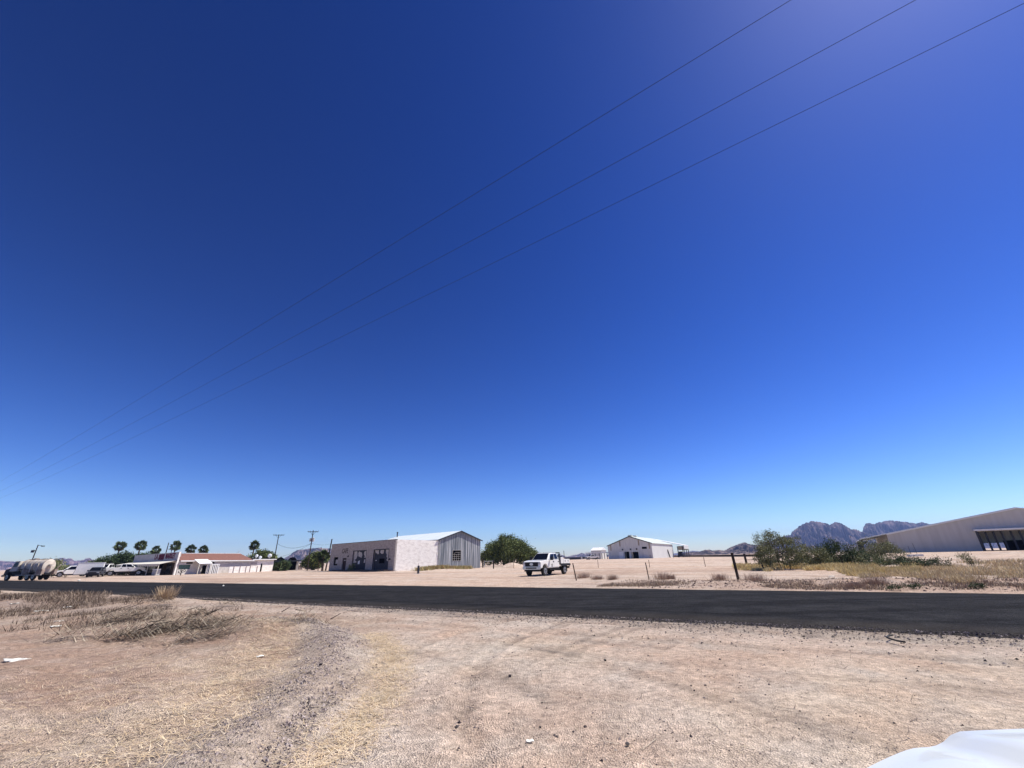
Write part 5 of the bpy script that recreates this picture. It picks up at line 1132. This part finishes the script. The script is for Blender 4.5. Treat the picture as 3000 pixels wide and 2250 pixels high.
# pipe gate
g0_ = PA; g1_ = G(2243, 1650); fg = Frame(Vector((g0_.x, g0_.y)), Vector((g1_.x, g1_.y)), g0_.z)
pg = empty('pipe_gate', g0_, fg.rz, 'dark pipe gate between the second black post and the small mesquite', 'gate')
hg = hA-.15; mb = MB(); mb.tube((0, 0, hg), (fg.L, 0, hg), .07).tube((0, 0, hg*.45), (fg.L, 0, hg*.45), .035).tube((fg.L*.65, 0, -.1), (fg.L*.65, 0, hg), .05); mb.build('rails', 'rust_steel', pg)
# long pipe rail running left from the post
L1, L0_ = G(2000, 1655), None
p_l = AT(1995, 1629.5, 150); p_r = AT(2150, 1626.0, 88)
# earth bank at the end of the field, seen as a dark line
P0, P1 = AT(1960, 1628.5, 300), AT(2236, 1622, 150)
mb = MB(); n = 60; vs = []
for i in range(n+1):
    t = i/n; q = P0.lerp(P1, t); g0 = gz(q.x, q.y); top = q.z+.0; hh = max(.25, (EYE+(ray(1960+276*t, 1627.2-4.2*t+rng.uniform(-.25, .25))[2]/ray(1960+276*t, 1627.2-4.2*t)[1])*q.y)-g0)
    vs += [(q.x-.5, q.y-3, g0-.3), (q.x-.2, q.y-.7, g0+hh*.9), (q.x+.2, q.y+.7, g0+hh), (q.x+.5, q.y+4, g0-.3)]
fs = [(4*i+k, 4*i+k+1, 4*i+k+5, 4*i+k+4) for i in range(n) for k in range(3)]
bk = npmesh('earth_bank', vs, fs, 'bark'); tag(bk, kind='structure')
# dark block fence far behind the flatbed truck
A3, B3 = AT(1702, 1639.2, 260), AT(1655, 1640.2, 260); f3 = Frame(A3, B3, gz(A3.x, A3.y))
ff = empty('long_fence', (A3.x, A3.y, f3.z), f3.rz, 'long dark solid fence on the horizon right of the flatbed truck', 'fence'); zt3 = f3.hit(1, 0, 1680, 1632.5)[2]
MB().box(0, f3.L, -.2, 0, -1, zt3).build('panel', 'trim_dark', ff); MB().box(-.9, -.02, -.4, .1, -1, zt3+.2).build('gatepost', 'barn_wall', ff)
A3, B3 = AT(1728, 1639.0, 300), AT(1703, 1639.2, 300); f3 = Frame(A3, B3, gz(A3.x, A3.y)); zt3 = f3.hit(1, 0, 1715, 1630.5)[2]
f2_ = empty('far_shed', (A3.x, A3.y, f3.z), f3.rz, 'tiny dark low shed on the horizon between long fence and carport', 'shed'); MB().box(0, f3.L, -5, 0, -1, zt3*.8).build('wall', 'trim_dark', f2_); MB().prism([(-.3, .3, zt3*.8), (-.3, -5.3, zt3*.8), (-.3, -2.5, zt3)], (f3.L+.6, 0, 0)).build('roof', 'steel_dark', f2_)
# pipe bollard in front of the white wall
P = G(1225, 1681); pb = empty('bollard', P, 0, 'short grey pipe bollard on a pale pad before the white side wall', 'bollard')
MB().tube((0, 0, -.1), (0, 0, .93), .15, n=14).tube((0, 0, .93), (0, 0, 1.0), .15, .1, 14).build('pipe', 'steel_dark', pb); MB().tube((0, 0, 1.0), (0, 0, 1.32), .02).build('valve_stem', 'steel_dark', pb); MB().tube((0, 0, -.1), (0, 0, .03), .55, n=18).build('concrete_pad', 'cream_paint', pb)
# low tank frame at the mesquite's left foot
P = G(1432, 1663); tfm = empty('low_rail', P, 0, 'low grey pipe frame in the shade left under the mesquite', 'frame'); MB().path([(-.9, 0, 0), (-.9, 0, 1.2), (.9, 0, 1.2), (.9, 0, 0)], .05).build('rail', 'transformer_grey', tfm)
# dead plant by house
P = G(528, 1686); cc = empty('cactus', P, 0, 'small branching dark cactus in front of the sunlit house wall', 'cactus'); mb = MB(); mb.tube((0, 0, -.1), (.05, 0, .8), .08, .06)
for a, l, z in ((.3, .55, .5), (2.6, .5, .6), (1.2, .4, .75), (4, .45, .35), (5.3, .4, .7)):
    q = Vector((.05+math.cos(a)*l, math.sin(a)*l, z+.15)); mb.tube((.03, 0, z), q, .06, .055); mb.tube(q, q+Vector((.03, 0, .3)), .055, .04)
mb.build('stem', 'bark', cc)
# car wheel hub/white stone near pickup
for (px, py, s, lab) in ((414, 1686, .18, 'small white stone by the front wheel of the side-on pickup'), (653, 1722, .10, 'white speck of paper on the asphalt left of centre'), (230, 1704.5, .16, 'white scrap at the far road edge below the box trailer'), (1393, 1660, .3, 'white block at the foot of the metal shed corner')):
    P = G(px, py); P.z += .02 if py < 1700 else .10; o = empty('white_scrap', P, rng.uniform(0, 3), lab, 'litter'); MB().ell((0, 0, s*.4), (s, s*.7, s*.5), 8, 5).build('scrap', 'litter', o)

# ------------------------------------------------------------------ litter
def paper(px, py, wd, dp, lab):
    P = G(px, py); h = fbm(P.x*1.3, P.y*1.3, 2, 1); n = 9; vs = []
    for j in range(n):
        for i in range(n):
            a = i/(n-1)-.5; b = j/(n-1)-.5; e = 1+.35*(vnoise(np.array(a*5+px), np.array(b*5+py), 3)-.5)
            vs.append((a*wd*float(e), b*dp*float(e), .02+wd*.16*float(vnoise(np.array(a*4+px), np.array(b*4), 5))))
    fs = [(j*n+i, j*n+i+1, (j+1)*n+i+1, (j+1)*n+i) for j in range(n-1) for i in range(n-1)]
    mb = MB().add(vs, fs); o = mb.build('paper_scrap', 'litter', None, smooth=True); o.modifiers.new('s', 'SOLIDIFY').thickness = .006
    o.location = P+Vector((0, 0, float(GN(P.x, P.y))-.01)); o.rotation_euler = (0, 0, math.atan2(-P.x, P.y)*1+.2); tag(o, lab, 'litter', 'litter on the verge')
paper(46, 1936, .28, .50, 'large crumpled cream sheet at the left edge of the dirt')
for px, py, s, lab in ((197, 1779, .30, 'white scrap lying highest in the dark weeds'), (112, 1794, .28, 'left of two white scraps side by side in the dark weeds'), (134, 1791, .24, 'right of two white scraps side by side in the dark weeds'), (171, 1825, .2, 'narrow white scrap below the weeds, upper of a pair'), (163, 1838, .22, 'narrow white scrap below the weeds, lower of a pair'), (762, 1925, .13, 'little white scrap on the straw right of the palm frond heap'), (42, 1771, .3, 'faint white scrap far left in the weeds'), (2436, 1688, .32, 'white scrap in the tall dry grass across the road'), (2791, 1692, .28, 'white scrap across the road below the warehouse'), (2888, 1696, .18, 'smallest white scrap across the road near the sapling'), (1552, 2173, .07, 'pale chip on the gravel near the bottom middle')):
    paper(px, py, s, s*.7, lab)
P = G(2680, 1630); ws = empty('white_slab', P, 0, 'small white slab with two thin rods before the warehouse wall', 'slab'); MB().prism([(-1.0, -.5, 0), (.9, -.6, 0), (1.1, .4, 0), (-.8, .5, 0)], (0, 0, .3)).build('slab', 'white_wall', ws); MB().bar((-.4, 0, .2), (-.5, 0, 1.5), .03, .03).bar((.5, 0, .2), (.35, 0, 1.9), .03, .03).build('rod', 'trim_dark', ws)
# cable loop by the asphalt
pts = [G(*q) for q in ((2655, 1890), (2630, 1886), (2612, 1880), (2601, 1876), (2604, 1872), (2622, 1867))]
sm = []
for a, b in zip(pts, pts[1:]):
    for k in range(4): p = a.lerp(b, k/4); p.z = gz(p.x, p.y)+.045; sm.append(p)
MB().path(sm, .016, 6).build('cable', 'rubber', None); tag(bpy.data.objects['cable'], 'bent black cable lying on the gravel at the near road edge', 'cable')

# ------------------------------------------------------------------ stones
def gravel(name, XY, size, cols, label, mat_='vertexcol'):
    n = len(XY); ico = np.array([(1, 0, -.2), (-.5, .9, -.2), (-.5, -.9, -.2), (.2, .1, .8)]); fa = np.array([(0, 1, 3), (1, 2, 3), (2, 0, 3), (0, 2, 1)])
    ang = rng.uniform(0, 6.28, n); c, s = np.cos(ang), np.sin(ang); sz = size*(.35+1.3*rng.uniform(0, 1, n)**3)
    V = ico[None]*rng.uniform(.6, 1.3, (n, 4, 1)); X = V[..., 0]*c[:, None]-V[..., 1]*s[:, None]; Y = V[..., 0]*s[:, None]+V[..., 1]*c[:, None]
    u, v = uv(XY[:, 0], XY[:, 1]); 
    base = macro(XY[:, 0], XY[:, 1])+GN(XY[:, 0], XY[:, 1])
    P = np.stack([X*sz[:, None]+XY[:, 0][:, None], Y*sz[:, None]+XY[:, 1][:, None], V[..., 2]*sz[:, None]*.8+base[:, None]], -1).reshape(-1, 3)
    Fa = (fa[None]+4*np.arange(n)[:, None, None]).reshape(-1, 3)
    o = npmesh(name, P, Fa, mat_, np.repeat(cols, 4, axis=0)); tag(o, label, name.replace('_', ' '), kind='stuff'); return o
def along(n, pts, wd):
    pts = np.array(pts, float); L = np.linalg.norm(np.diff(pts, axis=0), axis=1); k = rng.choice(len(L), n, p=L/L.sum()); t = rng.uniform(0, 1, n)[:, None]
    return pts[k]*(1-t)+pts[k+1]*t+rng.normal(size=(n, 2))*wd
STC = ((.30, .24, .22), (.42, .35, .31), (.20, .17, .16), (.50, .43, .38), (.12, .10, .10))
# pebbles everywhere near, thinning out
r = 3.5+22*rng.uniform(0, 1, 15000)**1.5; az = rng.uniform(-.95, .95, 15000); XY = np.stack([r*np.sin(az), r*np.cos(az)], 1)
u, v = uv(XY[:, 0], XY[:, 1]); XY = XY[v < V0-.1]; gravel('pebbles', XY, .0085, mixcol(len(XY), *STC), 'small mixed pebbles strewn over the near dirt')
XY = along(12000, [(-2.5, 4.0), (-2.65, 6.2), (-3.4, 9.0), (-4.8, 12.0), (-7, 13.8)], .34); gravel('gravel', XY, .017, mixcol(len(XY), (.36, .30, .28), (.46, .39, .36), (.28, .23, .22), (.42, .34, .30), (.15, .125, .12)), 'grey purple gravel band running up from the bottom left')
uu = rng.uniform(-16, 34, 26000); vv = V0-.05-rng.exponential(.75, 26000); XY = np.stack(xy(uu, vv), 1); k = rng.uniform(0, 1, 26000) < np.clip(1.2-np.abs(uu+3)/40, .15, 1); XY = XY[k]
gravel('asphalt_chippings', XY, .020, mixcol(len(XY), (.07, .06, .06), (.12, .10, .10), (.20, .17, .165), (.05, .045, .045), (.36, .31, .29)), 'dark tarry chippings spilled along the near asphalt edge')
uu = rng.uniform(-22, 8, 6000); vv = V1+1.2+rng.uniform(0, 8, 6000); XY = np.stack(xy(uu, vv), 1); gravel('clods', XY, .055, mixcol(len(XY), (.34, .25, .20), (.26, .19, .16), (.46, .35, .28), (.16, .12, .10)), 'reddish soil clods on the verge across the road')
n = 1500; XY = np.concatenate([np.stack([rng.normal(.95, .6, 150), rng.normal(5.0, .45, 150)], 1), np.stack([rng.normal(2.3, .6, 90), rng.normal(6.6, .7, 90)], 1), np.stack([rng.uniform(-2, 6, 420), rng.uniform(4.2, 12, 420)], 1)]); uu_, vv_ = uv(XY[:, 0], XY[:, 1]); XY = XY[vv_ < V0-.6]
gravel('loose_stones', XY, .017, mixcol(len(XY), (.06, .05, .055), (.12, .10, .10), (.24, .20, .19), (.52, .46, .40), (.09, .07, .07)), 'loose dark and pale stones lying on the bare dirt')
n = 260; XY = np.stack([rng.uniform(-2, 6.5, n), rng.uniform(4.3, 12, n)], 1); uu_, vv_ = uv(XY[:, 0], XY[:, 1]); XY = XY[vv_ < V0-1]; n = len(XY)
tag(blades(np.stack([XY[:, 0], XY[:, 1], macro(XY[:, 0], XY[:, 1])+GN(XY[:, 0], XY[:, 1])+.01], 1), rng.uniform(.12, .34, n), .009, 'vertexcol', 'twigs', mixcol(n, (.20, .15, .12), (.62, .54, .42), (.30, .24, .18)), flat=True, tilt=.06), 'thin dry twigs lying across the bare dirt', 'twigs', kind='stuff')
for i, (px, py, s, lab) in enumerate(((1773, 1937, .045, 'single black stone right of the tyre marks'), (1337, 2128, .04, 'black stone with a forked shape near the bottom centre'), (1068, 2184, .035, 'pointed black stone low on the dirt left of centre'), (1838, 2183, .04, 'black stone low on the dirt right of centre'), (1495, 1986, .05, 'flat dark stone in the middle of the bare dirt'), (1415, 2056, .022, 'small black pebble below the flat dark stone'), (2620, 2119, .022, 'black pebble just above the white bonnet'), (940, 1950, .05, 'dark stone on the gravel band'), (1583, 2130, .025, 'small dark stone right of the forked stone'))):
    P = G(px, py); o = empty('dark_stone', (P.x, P.y, P.z+float(GN(P.x, P.y))), rng.uniform(0, 6), lab, 'stone', 'lone dark stones on the dirt')
    vs = rng.normal(size=(14, 3)); vs /= np.linalg.norm(vs, axis=1)[:, None]; vs *= np.array([1, .75, .6])*s*.7; bm = bmesh.new(); [bm.verts.new(v_) for v_ in vs]; bmesh.ops.convex_hull(bm, input=bm.verts); me = bpy.data.meshes.new('stone'); bm.to_mesh(me); bm.free(); me.materials.append(MATS['dark_stone']); q = bpy.data.objects.new('stone', me); COL.objects.link(q); q.parent = o; q.location = (0, 0, s*.35)

# ------------------------------------------------------------------ straw, weeds, grass
def on(XY, dz=0): return np.stack([XY[:, 0], XY[:, 1], macro(XY[:, 0], XY[:, 1])+GN(XY[:, 0], XY[:, 1])+dz], 1)
STRAW = ((.70, .54, .33), (.78, .64, .44), (.56, .41, .26), (.74, .62, .47))
XY = np.concatenate([along(6500, [(-1.7, 4.4), (-1.8, 7), (-2.4, 9.3), (-3.4, 11.4)], .19), along(5200, [(-3.3, 4.2), (-3.8, 6.2), (-4.6, 8.5), (-5.9, 12.0), (-6.6, 13)], .42), along(2500, [(-5.5, 4.5), (-5, 7), (-7, 9)], 1.1)])
n = len(XY); tag(blades(on(XY, .008), rng.uniform(.05, .16, n), .0065, 'vertexcol', 'straw', mixcol(n, *STRAW), flat=True), 'dry yellow straw scattered beside the gravel band', 'straw', kind='stuff')
r = 3.5+13*rng.uniform(0, 1, 9000)**1.3; az = rng.uniform(-.9, .95, 9000); XY = np.stack([r*np.sin(az), r*np.cos(az)], 1); u, v = uv(XY[:, 0], XY[:, 1]); XY = XY[v < V0-1]; n = len(XY)
tag(blades(on(XY, .008), rng.uniform(.03, .12, n), .0055, 'vertexcol', 'plant_litter', mixcol(n, (.66, .58, .46), (.5, .40, .28), (.25, .19, .15), (.14, .11, .10), (.10, .08, .07)), flat=True), 'sparse twigs and straw bits over the bare dirt', 'plant litter', kind='stuff')
# brown leaf litter on the left
XY = np.stack([rng.uniform(-16, -2.6, 15000), rng.uniform(4.5, 17, 15000)], 1); m_ = (fbm(XY[:, 0]*.6, XY[:, 1]*.6, 4, 41) > .50) & (np.abs(XY[:, 0]) < XY[:, 1]*1.35); u, v = uv(XY[:, 0], XY[:, 1]); XY = XY[m_ & (v < V0-1.5)]; n = len(XY)
tag(blades(on(XY, .006), rng.uniform(.04, .15, n), .011, 'vertexcol', 'leaf_litter', mixcol(n, (.22, .17, .13), (.14, .11, .095), (.34, .27, .20), (.45, .36, .25)), flat=True), 'dark brown leaf litter in patches on the left dirt', 'leaf litter', kind='stuff')
# dead weeds standing in the left ditch
XY = np.stack([rng.uniform(-44, -10.5, 90000), rng.uniform(13, 37, 90000)], 1); u, v = uv(XY[:, 0], XY[:, 1]); m_ = (v < V0-2.2+.6*np.sin(u)) & (v > V0-9.6+.14*(u-20)*0) & (u > 13) & (fbm(XY[:, 0]*.35, XY[:, 1]*.35, 3, 77) > .40); XY = XY[m_]; n = len(XY)
dens = np.hypot(XY[:, 0], XY[:, 1])
tag(blades(on(XY), rng.uniform(.04, .24, n)*np.clip(dens/26, .5, 1.1), .006+dens*.0005, 'vertexcol', 'dead_weeds', mixcol(n, (.14, .105, .085), (.19, .145, .11), (.25, .19, .145), (.09, .07, .06), (.33, .255, .19)), lean=1.8), 'grey brown dead weeds filling the ditch on the left', 'weeds', kind='stuff')
# dry tufts
def tuft(P, n, h, wd, cols, lab, cat='dry tuft', name='dry_tuft', spread=.3, lean=.8, gr=None):
    q = rng.normal(size=(n, 2))*spread*.35; Q = np.stack([q[:, 0], q[:, 1], np.zeros(n)], 1); ang = np.arctan2(q[:, 1], q[:, 0])+rng.normal(size=n)*.5
    o = blades(Q, rng.uniform(.35, 1, n)*h, wd, 'vertexcol', name, mixcol(n, *cols), lean=lean, dirs=ang); o.location = (P.x, P.y, P.z+float(GN(P.x, P.y))-.02); return tag(o, lab, cat, gr)
P = Vector((-17.6, 23.2, 0)); P.z = gz(P.x, P.y); P = G(485, 1758)
tuft(P, 420, .62, .014, ((.52, .38, .24), (.62, .48, .32), (.40, .29, .19)), 'small upright orange brown tuft of dry grass at the near road edge', spread=.42)
for px, py, h, s, lab in ((2210, 1702, .5, .9, 'pale wispy tuft just left of the foot of the black post'), (1708, 1694, .5, .9, 'tuft of pink brown dry weeds right of the leaning steel post'), (1940, 1697, .6, 1.0, 'tall wispy weeds right of the second leaning post'), (1965, 1696, .35, .4, 'dark small tuft among the wispy weeds'), (2110, 1698, .45, .7, 'wispy weed tuft midway to the black post'), (1750, 1698, .35, .6, 'low brown tuft below the barn carport'), (1795, 1699, .4, .5, 'low wispy tuft below the barn doors'), (2560, 1712, .35, .8, 'sprawling dry clump at the far road edge'), (2500, 1719, .25, .6, 'flat dry clump at the far road edge below the mountain gap')):
    P = G(px, py); tuft(P, 420, h, .014, ((.42, .30, .23), (.52, .39, .29), (.30, .21, .17)), lab, spread=s, gr='dry tufts along the far fence line')
# verge weeds beyond the road
uu = rng.uniform(-24, 9, 36000); vv = V1+1.6+np.abs(rng.normal(size=36000))*2.6; XY = np.stack(xy(uu, vv), 1); m_ = fbm(XY[:, 0]*.5, XY[:, 1]*.5, 3, 81) > .47; XY = XY[m_]; n = len(XY)
tag(blades(on(XY), rng.uniform(.03, .13, n), .022, 'vertexcol', 'verge_weeds', mixcol(n, (.30, .22, .17), (.40, .30, .22), (.20, .15, .12), (.46, .38, .26)), lean=1.2), 'trampled brown weeds on the verge across the road', 'weeds', kind='stuff')
# tall dry grass on the right
def field(n, pxr, pyr, hr, wd, cols, name, lab, nz=.0, lean=1.1):
    px = rng.uniform(*pxr, n); py = rng.uniform(0, 1, n); lo, hi = pyr; XY = []; wob = (fbm(px*.012, px*0, 4, 70)-.5)*34; py = py**.9
    d = np.array([ray(a, lo(a)+(hi(a)+w_-lo(a))*b) for a, b, w_ in zip(px, py, wob)])
    t = (0-EYE+np.zeros(n))/d[:, 2]; X, Y = d[:, 0]*t, d[:, 1]*t
    for _ in range(8): z = macro(X, Y); t = (z-EYE)/d[:, 2]; t = np.clip(t, 0, None); X, Y = .5*X+.5*d[:, 0]*t, .5*Y+.5*d[:, 1]*t
    k = (np.hypot(X, Y) < 120) & (fbm(X*.25, Y*.25, 3, 91) > nz); X, Y = X[k], Y[k]; XY = np.stack([X, Y], 1); m = len(XY); dist = np.hypot(X, Y)
    hm_ = .25+1.3*fbm(X*.45, Y*.45, 3, 95); c = mixcol(m, *cols)*(.95+1.0*fbm(X*.5, Y*.5, 3, 96))[:, None]
    return tag(blades(on(XY, -.02), rng.uniform(*hr, m)*hm_, wd*dist/30, 'vertexcol', name, c, lean=lean), lab, 'grass', kind='stuff')
field(30000, (2150, 2700), (lambda x: 1657+.004*(x-2150), lambda x: 1675+.026*(x-2150)), (.18, .46), .022, ((.50, .42, .20), (.60, .50, .27), (.40, .33, .17), (.33, .25, .15)), 'tall_grass', 'tall yellow dry grass across the road before the thicket', .30)
field(24000, (2520, 3010), (lambda x: 1655-.03*(x-2600), lambda x: 1694+.02*(x-2520)), (.12, .36), .022, ((.50, .42, .25), (.58, .48, .30), (.40, .32, .20), (.30, .23, .16)), 'pale_grass', 'pale dry grass on the slope below the warehouse', .36)
field(6000, (2230, 2650), (lambda x: 1648, lambda x: 1657), (.15, .4), .03, ((.10, .11, .05), (.16, .17, .08), (.08, .085, .045)), 'green_ground_cover', 'green weeds along the foot of the thicket', .3)
# dry grass heap by the white wall and weeds along the cafe
XY = np.concatenate([along(5200, [(-16.6, 77.6), (-14.3, 80.2), (-11.2, 81.8), (-9.0, 84.4)], .55), along(1500, [(-14.5, 79.8), (-12.2, 80.6)], .6)]); n = len(XY)
tag(blades(on(XY, -.02), rng.uniform(.15, .7, n), .07, 'vertexcol', 'yellow_grass', mixcol(n, (.56, .44, .22), (.66, .54, .30), (.44, .33, .18), (.35, .34, .14)), lean=.9), 'yellow dry grass heaped against the white side wall', 'grass', kind='stuff')
a_, b_2 = FC.world((0, .9, 0)), FC.world((21, .9, 0)); XY = along(2600, [(a_.x, a_.y), (b_2.x, b_2.y)], .5); n = len(XY)
tag(blades(on(XY, -.02), rng.uniform(.08, .38, n), .05, 'vertexcol', 'brown_weeds', mixcol(n, (.26, .20, .16), (.36, .28, .21), (.20, .15, .12)), lean=.9), 'low brown weeds along the foot of the cafe front', 'weeds', kind='stuff')

# ------------------------------------------------------------------ heaps of dead palm fronds
def frond_heap(P, n, L, spread, ang, lab,  cols=((.17, .14, .115), (.30, .25, .20), (.44, .375, .29), (.09, .072, .06), (.36, .275, .20), (.50, .43, .33)), lift=.26, wd=.014, brd=None):
    n = int(n*.62); L = L*.72; spread = (spread[0]*.68, spread[1]*.75)
    o = empty('frond_heap', P, 0, lab, 'dead branches', 'heaps of dead palm fronds')
    ax = np.array([math.cos(ang), math.sin(ang)]); q = rng.normal(size=(n, 2))*np.array([spread[0], spread[1]]); c, s = math.cos(ang), math.sin(ang)
    Q = np.stack([q[:, 0]*c-q[:, 1]*s, q[:, 0]*s+q[:, 1]*c], 1); z = np.maximum(.02, lift*np.exp(-(q[:, 0]/spread[0]/1.3)**2-(q[:, 1]/spread[1]/1.3)**2)*rng.uniform(.2, 1, n))
    z = z+macro(Q[:, 0]+P.x, Q[:, 1]+P.y)+GN(Q[:, 0]+P.x, Q[:, 1]+P.y)-P.z
    blades(np.stack([Q[:, 0], Q[:, 1], z], 1), rng.uniform(.4, 1, n)*L, wd, 'vertexcol', 'fronds', mixcol(n, *cols), flat=True, tilt=.8, dirs=ang+rng.normal(size=n)*.6+(rng.uniform(0, 1, n) > .6)*math.pi, parent=o)
    for k in range(max(3, n//130)):
        q0 = Vector((rng.normal()*spread[0]*c, rng.normal()*spread[1]+rng.normal()*spread[0]*s, 0)); q0.z = gz(q0.x+P.x, q0.y+P.y)-P.z+.06+rng.uniform(0, lift); a = ang+rng.normal()*.4; l = L*rng.uniform(.8, 1.6)
        q1 = q0+Vector((math.cos(a)*l, math.sin(a)*l, rng.uniform(-.05, .22))); MB().tube(q0, q1, .011, .006, 5).build('stalk', 'bark', o)
for (px, py, n, L, sp_, ang, lab) in ((372, 1815, 800, .55, (.75, .32), .75, 'dark heap of palm fronds at the left, slanting up to the right'), (455, 1853, 800, .38, (.50, .26), .25, 'grey mat of frond leaves in the middle front of the debris'), (545, 1838, 900, .42, (.62, .30), .3, 'dark tangle of fronds in the centre of the debris'), (640, 1835, 1000, .42, (.62, .30), .35, 'long dark frond heap at the right of the debris'), (365, 1872, 600, .45, (.60, .20), .15, 'low grey bundle of dry stalks in the left foreground of the debris'), (600, 1868, 700, .36, (.55, .24), .5, 'pale spiky frond fan at the right foreground of the debris'), (585, 1806, 420, .4, (.6, .2), -.5, 'faint frond row behind the central tangle'), (665, 1778, 320, .3, (.45, .16), .5, 'small dark heap near the asphalt behind the debris'), (900, 1818, 420, .3, (.6, .22), -.2, 'small dark clods and twigs at the top of the gravel band'), (250, 1866, 380, .4, (.8, .2), .3, 'thin line of brown fronds trailing left of the debris'), (490, 1772, 320, .4, (.5, .2), .9, 'brown twigs at the foot of the orange tuft')):
    P = G(px, py); frond_heap(P, n, L, sp_, ang, lab)
XY = along(6500, [(-13.4, 16.8), (-11.2, 14.6), (-9.0, 13.0), (-7.4, 12.2), (-6.0, 12.2)], .95); n = len(XY)
tag(blades(on(XY, .01), rng.uniform(.06, .3, n), .013, 'vertexcol', 'dry_debris', mixcol(n, (.48, .38, .28), (.34, .26, .20), (.58, .48, .36), (.22, .17, .14)), flat=True), 'tan shreds of dry fronds spread over the mound', 'debris', kind='stuff')

# ------------------------------------------------------------------ air
def haze(dens, colr):
    m = bpy.data.materials.new('haze'); m.use_nodes = True; t = m.node_tree; t.nodes.clear(); o_ = t.nodes.new('ShaderNodeOutputMaterial'); v = t.nodes.new('ShaderNodeVolumePrincipled')
    v.inputs['Density'].default_value = dens; v.inputs['Color'].default_value = (*colr, 1); v.inputs['Anisotropy'].default_value = 0; t.links.new(v.outputs[0], o_.inputs['Volume']); MATS['haze'] = m
    o = MB().box(-5500, 5500, -3200, 7700, -6, 345).build('haze', m, None); tag(o, 'thin pale blue desert haze over the whole plain', 'haze', kind='stuff'); return o
haze(.9e-4, (.30, .46, .92))
